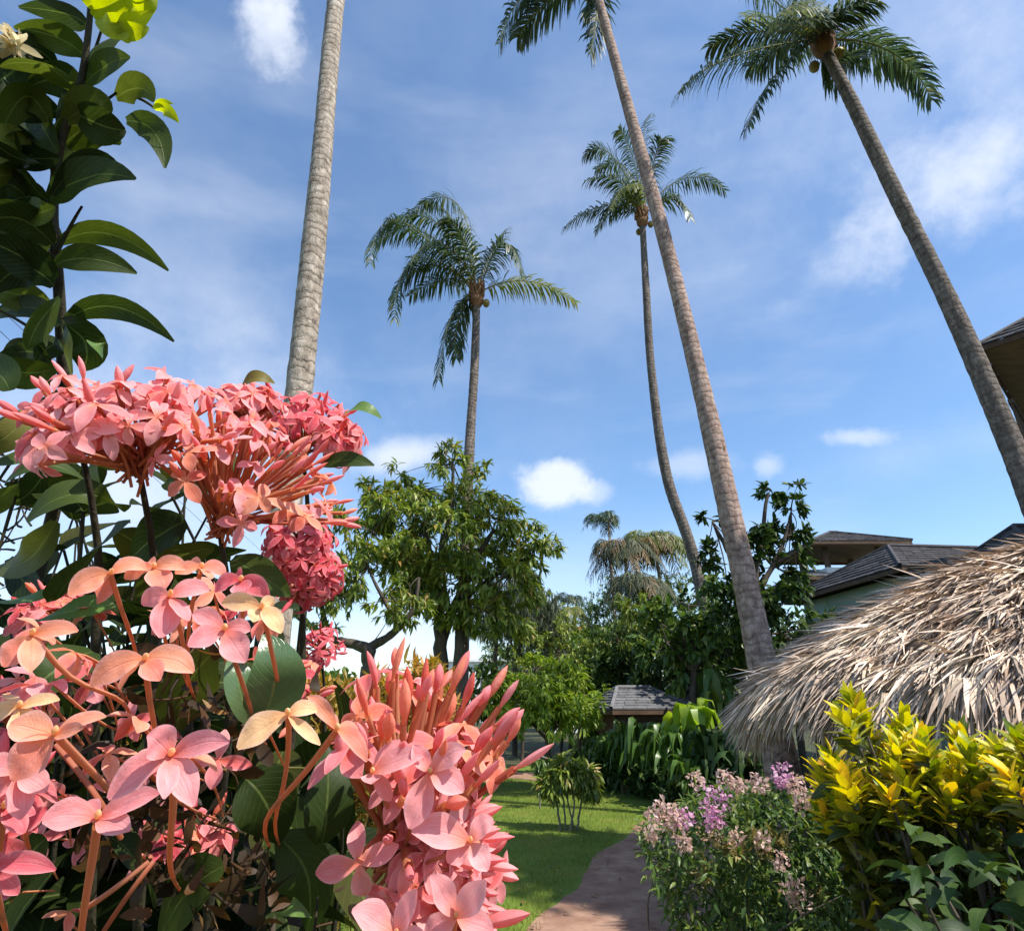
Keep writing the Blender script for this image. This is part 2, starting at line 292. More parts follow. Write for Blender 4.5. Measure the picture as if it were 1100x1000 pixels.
# ------------------------------------------------------------------ sky, sun, camera
SUN_AZ, SUN_EL = R(122), R(55)      # azimuth clockwise from +Y (straight ahead): to the right, a little behind
w = bpy.data.worlds.new("World"); SC.world = w; w.use_nodes = True; nt = w.node_tree; L = nt.links
bg = nt.nodes['Background']; sky = nt.nodes.new('ShaderNodeTexSky'); sky.sky_type = 'NISHITA'; sky.sun_disc = False
sky.sun_elevation = SUN_EL; sky.sun_rotation = SUN_AZ; sky.air_density = 1.0; sky.dust_density = .5; sky.ozone_density = 2.2
tc = nt.nodes.new('ShaderNodeTexCoord'); D = tc.outputs['Generated']
SKYK = .15
def dotn(vec):
    n = nt.nodes.new('ShaderNodeVectorMath'); n.operation = 'DOT_PRODUCT'; L.new(D, n.inputs[0]); n.inputs[1].default_value = [float(x) for x in vec]; return n.outputs['Value']
def sstep(x, a, b):
    n = nt.nodes.new('ShaderNodeMapRange'); n.interpolation_type = 'SMOOTHSTEP'; L.new(x, n.inputs[0]); n.inputs[1].default_value = a; n.inputs[2].default_value = b; return n.outputs[0]
nf = noise(nt, 9, 8, .62, D); nf2 = noise(nt, 3.2, 5, .6, D)
nf3 = noise(nt, 22, 6, .65, D)
def cloud(px, py, rw, rh, rot, soft, amp, dens, nz=None):
    c = nrm(ray(px, py)); a = nrm(RT - c * c.dot(RT)); b = np.cross(a, c) * -1
    if b.dot(UPV) < 0: b = -b
    ca, sa = math.cos(R(rot)), math.sin(R(rot)); a, b = a * ca + b * sa, -a * sa + b * ca
    wx, wy = rw / F, rh / F
    x = mth(nt, 'DIVIDE', dotn(a), wx); y = mth(nt, 'DIVIDE', dotn(b), wy)
    d = mth(nt, 'SQRT', mth(nt, 'ADD', mth(nt, 'MULTIPLY', x, x), mth(nt, 'MULTIPLY', y, y)))
    front = sstep(dotn(c), 0, .2)
    f = mth(nt, 'ADD', mth(nt, 'SUBTRACT', 1.0, d), mth(nt, 'MULTIPLY', mth(nt, 'SUBTRACT', (nz or nf).outputs[0], .5), amp))
    return mth(nt, 'MULTIPLY', mth(nt, 'MULTIPLY', sstep(f, 0, soft), front), dens)
parts = [cloud(598, 520, 52, 32, 0, .55, .9, .85, nf3), cloud(640, 528, 26, 20, 0, .7, .9, .4, nf3),
         cloud(430, 490, 75, 26, 10, .9, 1.2, .75), cloud(292, 25, 32, 52, -10, .8, 1.4, .65, nf3), cloud(285, -30, 26, 50, 0, .7, 1.2, .7, nf3),
         cloud(1010, 210, 95, 70, 35, 1.2, 2.2, .55), cloud(930, 270, 90, 40, 40, 1.3, 2.2, .35), cloud(1080, 120, 60, 120, 10, 1.4, 2.0, .35),
         cloud(920, 470, 36, 12, 0, .8, 1.2, .5, nf3), cloud(740, 500, 60, 22, 0, .8, 1.6, .4), cloud(825, 500, 22, 16, 0, .8, 1.2, .45, nf3), cloud(120, 520, 320, 190, 0, 1.4, 1.0, .75),
         cloud(220, 320, 210, 110, -50, 1.8, .9, .55), cloud(680, 290, 300, 150, 20, 1.8, 1.0, .34), cloud(1000, 480, 160, 40, 15, 1.5, 1.8, .2), cloud(560, 190, 190, 120, 25, 1.8, 1.0, .26), cloud(960, 60, 180, 200, 20, 1.8, 1.6, .38), cloud(560, 640, 500, 120, 0, 1.6, .6, .35),
         cloud(420, 690, 190, 60, 0, 1.2, 1.2, .6)]
acc = parts[0]
for p_ in parts[1:]:
    acc = mth(nt, 'SUBTRACT', 1.0, mth(nt, 'MULTIPLY', mth(nt, 'SUBTRACT', 1.0, acc), mth(nt, 'SUBTRACT', 1.0, p_)))
mpw = nt.nodes.new('ShaderNodeMapping'); mpw.inputs['Rotation'].default_value = (0, R(-38), R(10)); mpw.inputs['Scale'].default_value = (2.2, 5.0, 11.0); L.new(D, mpw.inputs[0])
nfs = noise(nt, 1.0, 4, .55, mpw.outputs[0]); stre = mth(nt, 'MULTIPLY', sstep(nfs.outputs[0], .44, .82), .20)
acc = mth(nt, 'SUBTRACT', 1.0, mth(nt, 'MULTIPLY', mth(nt, 'SUBTRACT', 1.0, acc), mth(nt, 'SUBTRACT', 1.0, stre)))
veil = mth(nt, 'MULTIPLY', mth(nt, 'ADD', sstep(nf2.outputs[0], .42, .78), .5), .09)
acc = mth(nt, 'SUBTRACT', 1.0, mth(nt, 'MULTIPLY', mth(nt, 'SUBTRACT', 1.0, acc), mth(nt, 'SUBTRACT', 1.0, veil)))
hsv = nt.nodes.new('ShaderNodeHueSaturation'); hsv.inputs['Hue'].default_value = .499; hsv.inputs['Saturation'].default_value = 1.16; hsv.inputs['Value'].default_value = 1.0; L.new(sky.outputs[0], hsv.inputs['Color'])
cl = mixc(nt, acc, hsv.outputs[0], tuple(x / SKYK for x in (.66, .70, .78)))
L.new(cl, bg.inputs[0]); bg.inputs[1].default_value = SKYK
sun = bpy.data.lights.new('sun', 'SUN'); sun.energy = 4.6; sun.angle = R(.53); sun.color = (1, .95, .87)
so = bpy.data.objects.new('sun', sun); COL.objects.link(so)
from mathutils import Vector
SD = Vector((math.sin(SUN_AZ) * math.cos(SUN_EL), math.cos(SUN_AZ) * math.cos(SUN_EL), math.sin(SUN_EL)))
so.rotation_euler = SD.to_track_quat('Z', 'Y').to_euler(); so.location = (20, -3, 30)
cam = bpy.data.cameras.new('camera'); co = bpy.data.objects.new('camera', cam); COL.objects.link(co); co.location = (0, 0, CAMZ)
co.rotation_euler = (R(90) + PITCH, 0, 0); cam.sensor_width = 36; cam.lens = 36 * F / 1100; cam.clip_start = .01; cam.clip_end = 2000; SC.camera = co
SC.view_settings.view_transform = 'Standard'; SC.view_settings.look = 'None'; SC.view_settings.exposure = .60; SC.view_settings.gamma = 1
SC.cycles.max_bounces = 6; SC.cycles.diffuse_bounces = 3; SC.cycles.transparent_max_bounces = 4; SC.cycles.transmission_bounces = 3; SC.cycles.glossy_bounces = 2
try: SC.cycles.use_denoising = True
except Exception: pass
# ------------------------------------------------------------------ ground
M['soil'] = rough_mat('garden_soil', [(.3, (.035, .028, .018)), (.5, (.06, .06, .022)), (.7, (.05, .085, .02))], 1.2, .95, .6, .03)
M['lawn'] = rough_mat('lawn', [(.3, (.08, .13, .012)), (.5, (.12, .18, .018)), (.7, (.18, .20, .035))], 1.6, .9, .6, .02)
M['blade'] = leaf_mat('grass_blade', [(0, (.08, .12, .010)), (.5, (.15, .19, .014)), (.9, (.24, .25, .04)), (1, (.36, .30, .12))], .35, .5, 0, patch=(.20, .18, .045))
M['path'] = rough_mat('path_sand', [(.3, (.19, .095, .06)), (.5, (.29, .165, .11)), (.7, (.40, .25, .17))], 3.5, .95, .5, .015)
mb = MB(); mb.grid(lambda a, b: ((a - .5) * 1600, b * 1500 - 300, -.012), 24, 24); tag(mb.build('ground', M['soil']), kind='structure')
def edge_noise(x, y): return .05 * math.sin(x * 3.1 + y * 1.7) + .035 * math.sin(x * 7.3 - y * 5.1) + .02 * math.sin(x * 17 + y * 13)
cl_px = [(640, 1300), (655, 1060), (672, 985), (705, 925), (740, 885), (760, 862), (745, 850), (700, 845), (640, 839), (570, 833), (480, 829), (380, 826)]
cp = np.array([G(*p)[:2] for p in cl_px]); cp[0] = cp[1] + (cp[1] - cp[2]) * 2.2
def smooth(c, n=3):
    for _ in range(n):
        q = [c[0]]
        for a, b in zip(c[:-1], c[1:]): q += [a * .75 + b * .25, a * .25 + b * .75]
        q.append(c[-1]); c = np.array(q)
    return c
ctr = smooth(cp); tg = nrm(np.gradient(ctr, axis=0)); nn = np.stack([-tg[:, 1], tg[:, 0]], 1); PW = .64
mb = MB(); vs = []
for i, c in enumerate(ctr):
    for s in (-1, -.5, 0, .5, 1):
        e = s * (PW + edge_noise(c[0] + 5 * s, c[1])); vs.append((c[0] + nn[i][0] * e, c[1] + nn[i][1] * e, .001))
mb.add(vs, [[i * 5 + j, i * 5 + j + 1, (i + 1) * 5 + j + 1, (i + 1) * 5 + j] for i in range(len(ctr) - 1) for j in range(4)])
tag(mb.build('path', M['path']), kind='structure')
mb = MB(); mb.grid(lambda a, b: (-9 + a * 11.5, 1.5 + b * 17, -.006), 30, 30); tag(mb.build('lawn', M['lawn']), kind='structure')
# short mown grass
n = 110000; gx = rng.uniform(-3.2, 1.9, n); gy = 4.2 + 11.5 * rng.random(n) ** 1.5
d = np.min(np.linalg.norm(np.stack([gx, gy], 1)[:, None, :] - ctr[None, ::4], axis=2), axis=1) if False else None
P2 = np.stack([gx, gy], 1); dmin = np.full(n, 9.0)
for c in ctr[::2]: dmin = np.minimum(dmin, np.hypot(P2[:, 0] - c[0], P2[:, 1] - c[1]))
keep = dmin > PW - .02 + .08 * rng.random(n)
P2 = P2[keep]; n = len(P2); pos = np.c_[P2, np.zeros(n)]
dirs = nrm(np.c_[rng.normal(0, .45, (n, 2)), np.ones(n)]); h = rng.uniform(.02, .05, n)
mb = MB(); mb.inst(leaf_tpl(.16, 1, 0, .2, .5, .6, across=1), pos, frames(dirs, rv(n)), h); tag(mb.build('grass', M['blade']), 'short mown green lawn grass beside the sandy path', 'grass', kind='stuff')
lt = MB(); k_ = 0
while k_ < 260:
    c_ = ctr[random.randrange(len(ctr) // 2)]; o_ = random.choice([-1, 1]) * random.uniform(.35, 1.1); x_, y_ = c_[0] + o_ + random.gauss(0, .15), c_[1] + random.gauss(0, .2)
    if y_ > 4.5 and y_ < 16: strip_leaf(lt, A(x_, y_, .012), A(x_, y_, .02) + rv(s=.012) * A(1, 1, .2), A(x_, y_, .012) + rv(s=.035) * A(1, 1, .15), random.uniform(.015, .035), A(0, 0, 1), n=3, across=2)
    k_ += 1
M['litter'] = leaf_mat('fallen_leaf', [(0, (.12, .06, .03)), (.5, (.28, .16, .07)), (1, (.36, .30, .08))], .1, .7, .2)
tag(lt.build('leaf_litter', M['litter']), 'small fallen leaves scattered along the path and lawn edge', 'leaf litter', kind='stuff')
# ------------------------------------------------------------------ palms
def wobble(a, b, c, n): return bezthru(np.asarray(a, float), np.asarray(b, float), np.asarray(c, float), np.linspace(0, 1, n))
def add_frond(root, a, m, c, mat, L=.78, n=84, droop=.8, mat2=None, rr=.022):
    ts = np.linspace(0, 1, 14); P = bezthru(a, m, c, ts); mb = MB(); mb.tube(P, np.linspace(rr, .005, 14), 5, mat=1)
    t = np.linspace(.10, .995, n); Q = bezthru(a, m, c, t); T = nrm(bezthru(a, m, c, t + .01) - Q)
    side = nrm(np.cross(T, A(0, 0, 1)) + 1e-3); prof = (np.sin(np.pi * np.clip(t, .02, 1) ** .75 * .93) ** .55) * L
    for s in (-1, 1):
        jit = rv(n, .16)
        d0 = nrm(side * s * .85 + T * (.45 + .5 * t[:, None]) + A(0, 0, -.18) + jit)
        dr = droop * rng.uniform(.5, 1.3, n)
        d1 = nrm(d0 + A(0, 0, -1) * dr[:, None] * .9); d2 = nrm(d1 + A(0, 0, -1) * dr[:, None] * 1.6)
        ln = prof * rng.uniform(.8, 1.12, n) / 3; wd = .017 * L / .62
        p0 = Q; p1 = p0 + d0 * ln[:, None]; p2 = p1 + d1 * ln[:, None]; p3 = p2 + d2 * ln[:, None]
        wv = nrm(np.cross(d0, nrm(np.cross(d0, T)))) * wd
        V = np.stack([p0 - wv * .5, p0 + wv * .5, p1 - wv, p1 + wv, p2 - wv * .8, p2 + wv * .8, p3 - wv * .1, p3 + wv * .1], 1)
        f = np.array([[0, 1, 3, 2], [2, 3, 5, 4], [4, 5, 7, 6]]); mb.add(V, f[None] + (np.arange(n) * 8)[:, None, None])
    return mb.build('frond', [mat, M['rachis']], root)
def trunk_mesh(root, pts, r0, r1, mat, swell=1.3, sides=16):
    K = 150; P = np.asarray(pts, float)
    # smooth spline through the points
    tt = np.linspace(0, len(P) - 1, K); out = []
    for t in tt:
        i = min(int(t), len(P) - 2); f = t - i; p0 = P[max(i - 1, 0)]; p1 = P[i]; p2 = P[i + 1]; p3 = P[min(i + 2, len(P) - 1)]
        out.append(.5 * ((2 * p1) + (-p0 + p2) * f + (2 * p0 - 5 * p1 + 4 * p2 - p3) * f * f + (-p0 + 3 * p1 - 3 * p2 + p3) * f ** 3))
    out = np.array(out); s = np.linspace(0, 1, K)
    r = r0 + (r1 - r0) * s + r0 * (swell - 1) * np.exp(-s * 14); r = r * (1 + .012 * np.sin(np.arange(K) * 2.1) + rng.normal(0, .014, K) + .03 * np.sin(s * 17 + 1))
    mb = MB(); mb.tube(out, r, sides); return mb.build('trunk', mat, root), out
def palm(name, label, group, base, top, mids, r0, r1, bark, fronds, Y, extra=6, L=.74, cat='palm tree', coco=2, reach=2.6, avoid=None, fn=66):
    root = thing(name, base, label, cat, group)
    _, P = trunk_mesh(root, [base] + mids + [top], r0, r1, bark)
    top = np.asarray(top, float)
    mb = MB(); axis = nrm(P[-1] - P[-8]); K = 9
    mb.tube([top - axis * .25 + axis * .7 * k / K for k in range(K + 1)], [r1 * 1.05, r1 * 1.5, r1 * 1.9, r1 * 2.0, r1 * 1.8, r1 * 1.6, r1 * 1.3, r1 * 1.0, r1 * .6, r1 * .2], 12)
    for k in range(34):
        an = k * 2.4; d = nrm(A(math.cos(an), math.sin(an), .9 + .5 * random.random())); s0 = top + axis * (-.15 + .012 * k)
        mb.tube([s0 + d * r1 * .6, s0 + d * (r1 + .22), s0 + d * (r1 + .22) + A(0, 0, .2)], [.05, .035, .01], 5)
    mb.build('crown_shaft', M['fibre'], root)
    for (mp, tp, dz, mt) in fronds:
        tipp = PY(tp[0], tp[1], Y + dz); mid = PY(mp[0], mp[1], Y + dz * .5)
        add_frond(root, top + axis * .25 + rv(s=.04), mid, tipp, M[mt], L, n=fn)
    for k in range(extra):
        an = k * 2.399 + 1.1; e = random.uniform(.2, 1.0); dirh = A(math.cos(an), abs(math.sin(an)) if avoid else math.sin(an), 0)
        m = top + dirh * reach * .5 + A(0, 0, .5 + e * .9); c = top + dirh * reach * (1 - .2 * e) + A(0, 0, -.5 + 1.3 * e)
        add_frond(root, top + axis * .25, m, c, M['frond'], L, n=fn)
    for k in range(coco):
        an = k * 1.9; c = top + A(math.cos(an), math.sin(an), 0) * (r1 + .17) + A(0, 0, -.12 - .1 * random.random()); mb = MB()
        th = np.linspace(0, math.pi, 8); mb.tube([c + A(0, 0, -math.cos(t) * .13) for t in th], np.maximum(.004, np.sin(th) * .1), 8); mb.build('coconut', M['coconut'], root)
    return root
GP = 'coconut palms rising over the garden'
# left trunk, crown above the frame
b = PY(316, 560, 5.0); b[2] = 0; b[0] = -1.84
palm('coconut_palm', 'grey ringed palm trunk rising behind the salmon flowers, leftmost palm', GP, b, A(-2.55, 5.25, 17.0), [PY(324, 395, 5.05), PY(343, 200, 5.1), PY(361, 0, 5.2)], .135, .10, M['bark1'], [], 5.2, extra=13, reach=2.3)
# palm 2
fr2 = [((430, 238), (398, 283), -1, 'frond'), ((490, 218), (438, 232), 1.2, 'frond'), ((448, 278), (424, 344), -.6, 'frond'), ((485, 340), (471, 408), -.3, 'frond'),
       ((565, 302), (619, 325), .3, 'frond_y'), ((528, 272), (543, 247), .8, 'frond'), ((540, 262), (562, 296), -.8, 'frond'), ((455, 250), (402, 262), .9, 'frond'), ((485, 235), (455, 218), 1.6, 'frond'),
       ((458, 285), (420, 325), .4, 'frond'), ((475, 262), (440, 285), -1.5, 'frond'), ((470, 240), (420, 240), 0, 'frond'), ((500, 262), (478, 235), -1.2, 'frond'), ((480, 300), (440, 318), 1.4, 'frond'), ((492, 345), (490, 385), .6, 'frond')]
t2 = PY(512, 322, 14); b2 = PY(498, 640, 14); b2[2] = 0
palm('coconut_palm', 'slim palm with windblown crown and one yellowing frond, above the broad mango tree', GP, b2, t2, [PY(501, 560, 14), PY(505, 470, 14), PY(510, 390, 14)], .15, .10, M['bark3'], fr2, 14, extra=0)
# palm 3
fr3 = [((648, 222), (606, 245), -.5, 'frond'), ((735, 192), (779, 205), .6, 'frond'), ((655, 165), (626, 170), .5, 'frond'), ((690, 160), (697, 124), 1, 'frond'), ((705, 165), (712, 150), -1, 'frond'),
       ((665, 195), (628, 195), -1, 'frond'), ((672, 180), (640, 182), 1.2, 'frond'), ((668, 215), (640, 248), .9, 'frond'), ((680, 170), (665, 140), -.4, 'frond'), ((700, 190), (712, 170), 1.5, 'frond'), ((676, 200), (655, 225), -1.5, 'frond_y'), ((722, 212), (742, 235), -.8, 'frond')]
t3 = PY(690, 238, 16); b3 = PY(768, 640, 16); b3[2] = 0
palm('coconut_palm', 'slender dark palm whose crown sits behind the thick middle trunk', GP, b3, t3, [PY(748, 610, 16), PY(716, 510, 16), PY(700, 400, 16), PY(694, 310, 16)], .17, .10, M['bark3'], fr3, 16, extra=0)
# palm 4, thick, in the middle
fr4 = [((572, -14), (536, 48), .2, 'frond'), ((585, 5), (556, 40), .8, 'frond'), ((641, 5), (634, 58), .4, 'frond'), ((720, -60), (770, -40), 1, 'frond'), ((600, -90), (520, -110), .5, 'frond'), ((700, -110), (760, -170), .5, 'frond'), ((640, -120), (630, -220), 0, 'frond'), ((560, -60), (480, -70), -.5, 'frond'),
       ((660, -60), (700, -20), 2.4, 'frond')]
t4 = PY(637, -22, 8.0); b4 = A(3.25, 8.0, 0)
palm('coconut_palm', 'thick brown palm trunk leaning left in the middle, foot behind the thatched roof', GP, b4, t4, [PY(812, 680, 8), PY(786, 560, 8), PY(752, 410, 8), PY(712, 250, 8), PY(676, 120, 8)], .185, .085, M['bark2'], fr4, 8.0, extra=0)
# palm 5, right
fr5 = [((785, 62), (728, 100), -.8, 'frond'), ((832, 82), (803, 137), -.4, 'frond'), ((812, 35), (762, 50), .8, 'frond'), ((955, 55), (1001, 108), .3, 'frond'), ((930, 50), (985, 85), 1.2, 'frond'), ((905, 68), (925, 45), .5, 'frond'),
       ((830, 0), (785, -30), .8, 'frond'), ((850, -30), (840, -90), 0, 'frond'), ((920, -20), (960, -60), 0, 'frond'), ((842, 22), (800, 18), 1.6, 'frond_y'), ((858, 12), (835, 18), -1.6, 'frond_y'), ((870, 30), (825, 28), -1.2, 'frond'),
       ((845, 50), (805, 72), 1.3, 'frond'), ((862, 0), (880, -50), 1.5, 'frond'), ((900, 15), (940, 0), -1, 'frond')]
t5 = PY(884, 50, 7.9); b5 = A(7.75, 7.9, 0)
palm('coconut_palm', 'tall palm leaning left at the right edge, crown at the top right', GP, b5, t5, [PY(1135, 600, 7.9), PY(1083, 470, 7.9), PY(1022, 330, 7.9), PY(958, 200, 7.9), PY(915, 110, 7.9)], .17, .10, M['bark3'], fr5, 7.9, extra=0)
# far palms
def far_palm(px, py, gy, Y, r, label, n=10, dead=0, tilt=0, mat='frond', L=.45, trunk=.1, reach=1.6, lean=0.0):
    t = PY(px, py, Y); b = t.copy(); b[2] = 0; b[0] += lean
    root = thing('palm_tree', b, label, 'palm tree', 'slender palms far back in the garden')
    trunk_mesh(root, [b, b * .5 + t * .5 + A(lean * .1, 0, 0), t], trunk, trunk * .7, M['bark1'], sides=8)
    for k in range(n):
        an = k * 2.399; dirh = A(math.cos(an) - tilt, math.sin(an) * .8, 0); e = random.random()
        m = t + dirh * reach * .5 + A(0, 0, reach * (.22 + .3 * e)); c = t + dirh * reach * (1 - .2 * e) + A(0, 0, reach * (-.45 + .7 * e))
        add_frond(root, t, m, c, M[mat] if k >= dead else M['frond_dead'], L, n=26, rr=.02)
    return root
far_palm(654, 562, 0, 46, 0, 'tiny windblown palm on a bare thin trunk against the pale sky', 13, tilt=.5, L=.9, trunk=.14, reach=1.6)
far_palm(610, 650, 0, 48, 0, 'low distant dark palm left of the tiny windblown palm', 12, L=.7, trunk=.12, reach=1.7)
far_palm(672, 604, 0, 24, 0, 'pale stemmed slender palm with drying brown lower fronds', 30, dead=14, mat='olive', L=.7, trunk=.075, reach=1.7)
far_palm(706, 598, 0, 25, 0, 'bushy olive palm just right of the pale stemmed palm', 32, dead=6, mat='frond_y', L=.75, trunk=.08, reach=1.9)
far_palm(690, 640, 0, 23, 0, 'short palm in front of the bushy olive palm', 26, dead=5, mat='olive', L=.7, trunk=.06, reach=1.6)
far_palm(598, 672, 0, 27, 0, 'yellow green feathery palm clump left of the grey roofed shed', 18, mat='frond_y', L=.6, trunk=.05, reach=1.8)
far_palm(628, 690, 0, 27, 0, 'low yellowish palm nearest behind the grey roofed shed', 14, mat='frond_y', L=.5, trunk=.05, reach=1.4)
# ------------------------------------------------------------------ broadleaf trees and shrubs
def rosettes(mb, centres, axes, k, size, tpl, spread=.9, droop=.4, mat=0, jit=.02):
    n = len(centres); c = np.repeat(centres, k, 0); ax = np.repeat(axes, k, 0); N = n * k
    d = nrm(rv(N)); d = nrm(d + ax * spread + A(0, 0, -droop)); up = nrm(A(0, 0, 1) + rv(N, .35))
    mb.inst(tpl, c + rv(N, jit), frames(d, up), size * rng.uniform(.7, 1.25, N), mat)
def tree(name, label, cat, base, limbs, blobs, mats, leaf=.2, tpl=None, per=9, dens=60, droop=.4, bark='wood', group=None, twigs=True, shell=.5, light=None, spread=.9):
    """blobs: (centre, (rx,ry,rz)); limbs: lists of points with start/end radius"""
    tpl = LANCE if tpl is None else tpl
    root = thing(name, base, label, cat, group); mb = MB()
    for pts, r0, r1 in limbs:
        pts = np.asarray(pts, float); K = max(8, len(pts) * 5)
        tt = np.linspace(0, len(pts) - 1, K); P = np.stack([np.interp(tt, range(len(pts)), pts[:, i]) for i in range(3)], 1)
        for _ in range(2): P[1:-1] = (P[:-2] + P[1:-1] * 2 + P[2:]) / 4
        P[1:-1] += rv(K - 2, max(.004, r0 * .12)); mb.tube(P, np.linspace(r0, r1, K) * (1 + rng.normal(0, .05, K)), 8)
    ends = np.array([np.asarray(l[0], float)[-1] for l in limbs])
    cm = MB()
    for c, rad in blobs:
        c = np.asarray(c, float); rad = np.asarray(rad, float); n = max(3, int(dens * (rad.prod() ** (2 / 3)) / .25))
        # few sub-clumps make an uneven outline
        sub = nrm(rv(max(4, n // 9))) * rng.uniform(shell, 1.0, (max(4, n // 9), 1))
        u = sub[rng.integers(0, len(sub), n)] + rv(n, .17)
        pos = c + u * rad; ax = nrm(u + A(0, 0, .35))
        rosettes(cm, pos, ax, per, leaf, tpl, spread, droop, 0, leaf * .12)
        if twigs:
            e = ends[np.argmin(np.linalg.norm(ends - c, axis=1))]
            mb.tube(bezthru(e, (e + c) / 2 + rv(s=.05), c, np.linspace(0, 1, 6)), np.linspace(.03, .012, 6) * max(.4, min(2, rad.mean())), 5)
            for s in sub[:14]:
                q = c + s * rad; mb.tube(bezthru(c, (q + c) / 2 + rv(s=.04), q, np.linspace(0, 1, 5)), np.linspace(.014, .005, 5), 4)
    mb.build('trunk', M[bark], root); cm.build('crown', mats, root); return root
def BL(px, py, Y, rx, rz=None, ry=None): return (PY(px, py, Y), (rx, ry or rx, rz or rx * .8))
def gnd(p): q = np.array(p, float); q[2] = 0; return q
# broad mango tree
Y = 13
mb_ = gnd(PY(478, 700, Y))
tree('mango_tree', 'broad green mango tree with drooping leaves, below the windblown palm', 'tree', mb_,
     [([mb_, PY(474, 700, Y), PY(470, 640, Y), PY(455, 560, Y)], .20, .05), ([PY(474, 690, Y), PY(500, 620, Y + .3), PY(530, 570, Y)], .12, .04), ([PY(472, 660, Y), PY(440, 600, Y - .3), PY(410, 570, Y)], .12, .04),
      ([gnd(PY(494, 700, Y - .2)), PY(492, 700, Y - .2), PY(500, 640, Y), PY(560, 600, Y)], .13, .04), ([PY(470, 620, Y), PY(486, 540, Y), PY(487, 500, Y)], .08, .03)],
     [BL(487, 500, Y, .5, .55), BL(460, 525, Y, .7), BL(500, 530, Y, .75), BL(430, 555, Y, .8), BL(475, 570, Y - .6, 1.0, .8), BL(525, 555, Y, .8), BL(560, 590, Y, .75), BL(575, 585, Y, .45),
      BL(540, 620, Y - .4, .7, .6), BL(500, 620, Y - .6, .8, .65), BL(450, 620, Y, .8, .7), BL(410, 545, Y - .2, .7), BL(395, 525, Y, .4), BL(515, 590, Y + .7, .9), BL(455, 585, Y + .8, 1.0), BL(560, 560, Y + .3, .4), BL(590, 585, Y, .25), BL(470, 645, Y - .5, .8, .45), BL(520, 655, Y - .5, .7, .4), BL(560, 630, Y - .2, .6, .5), BL(490, 672, Y - .3, .5, .3), BL(545, 672, Y + .3, .6, .4), BL(440, 600, Y - .6, .8, .6), BL(430, 510, Y + .2, .35, .3)],
     M['mango'], leaf=.21, dens=46, per=8, droop=.75)
Y = 11.5
lb = gnd(PY(396, 720, Y))
tree('spreading_tree', 'darker tree with black forked trunk left of the mango tree', 'tree', lb,
     [([lb, PY(396, 725, Y), PY(395, 697, Y)], .14, .12), ([PY(395, 697, Y), PY(372, 690, Y), PY(350, 684, Y), PY(318, 660, Y)], .11, .04), ([PY(395, 697, Y), PY(425, 678, Y), PY(446, 655, Y), PY(450, 620, Y)], .09, .03), ([PY(350, 684, Y), PY(345, 640, Y), PY(352, 590, Y)], .06, .02), ([PY(430, 672, Y), PY(410, 640, Y), PY(395, 610, Y)], .06, .02)],
     [BL(370, 560, Y, .65), BL(352, 600, Y + .2, .6), BL(395, 610, Y, .7, .55), BL(370, 640, Y, .5, .4), BL(425, 645, Y, .45, .35), BL(340, 650, Y, .5, .4), BL(400, 570, Y + .3, .7), BL(352, 680, Y, .25, .2), BL(418, 662, Y - .1, .35, .25), BL(440, 640, Y - .2, .5, .35), BL(380, 610, Y - .3, .6, .5), BL(355, 630, Y - .2, .5, .5)],
     M['mango'], leaf=.18, dens=34, per=8, droop=.8)
# weeping tree behind
Y = 22
wb = gnd(PY(553, 700, Y))
r_ = tree('weeping_tree', 'grey green weeping tree behind the mango tree, on two thin trunks', 'tree', wb,
     [([wb, PY(553, 700, Y), PY(556, 650, Y)], .10, .04), ([gnd(PY(533, 700, Y)), PY(532, 690, Y), PY(545, 640, Y)], .09, .03)],
     [BL(560, 650, Y, 1.3, 1.2), BL(530, 660, Y, 1.1, .8), BL(585, 665, Y, .9, 1.1), BL(545, 630, Y, 1.2, .8)], M['olive'], leaf=.34, tpl=BLADE, dens=60, per=9, droop=2.0, spread=.3)
# rounded yellow-green tree at the lawn edge
Y = 13.5
yb = gnd(PY(588, 800, Y))
tree('young_mango_tree', 'rounded yellow green young tree at the far edge of the lawn', 'tree', yb,
     [([yb, PY(588, 790, Y), PY(585, 750, Y)], .07, .03), ([PY(588, 795, Y), PY(610, 760, Y)], .04, .02), ([PY(588, 795, Y), PY(560, 765, Y)], .04, .02)],
     [BL(585, 735, Y, .9, .55), BL(560, 752, Y, .7, .45), BL(612, 752, Y, .7, .5), BL(590, 765, Y - .4, .9, .45), BL(540, 745, Y + .3, .6, .4), BL(575, 718, Y, .5, .3), BL(608, 725, Y, .4, .3)],
     M['brightleaf'], leaf=.17, dens=80, per=8, droop=.6)
# sapling on the lawn with bare stems
sb = G(612, 892); Y = sb[1]
tree('sapling_clump', 'small dark green bush on bare slanting stems, alone on the lawn', 'bush', gnd(sb),
     [([sb + A(-.12, 0, 0), sb + A(-.17, 0, .35), sb + A(-.16, .05, .62)], .016, .01), ([sb + A(-.04, .05, 0), sb + A(-.07, .02, .3), sb + A(-.10, 0, .6)], .014, .009), ([sb + A(.0, -.03, 0), sb + A(.08, 0, .3), sb + A(.03, 0, .62)], .014, .009),
      ([sb + A(.10, .03, 0), sb + A(.16, 0, .3), sb + A(.22, 0, .6)], .016, .009), ([sb + A(.06, .03, 0), sb + A(.0, 0, .3), sb + A(-.06, 0, .55)], .012, .009)],
     [(sb + A(-.15, .05, .66), (.17, .16, .13)), (sb + A(.03, 0, .7), (.19, .17, .13)), (sb + A(.2, .05, .66), (.17, .15, .14)), (sb + A(.0, .15, .8), (.15, .15, .09)), (sb + A(.3, 0, .52), (.08, .08, .12)), (sb + A(-.27, 0, .55), (.08, .08, .14))],
     M['mango'], leaf=.15, dens=1100, per=8, droop=1.0, bark='woodl')
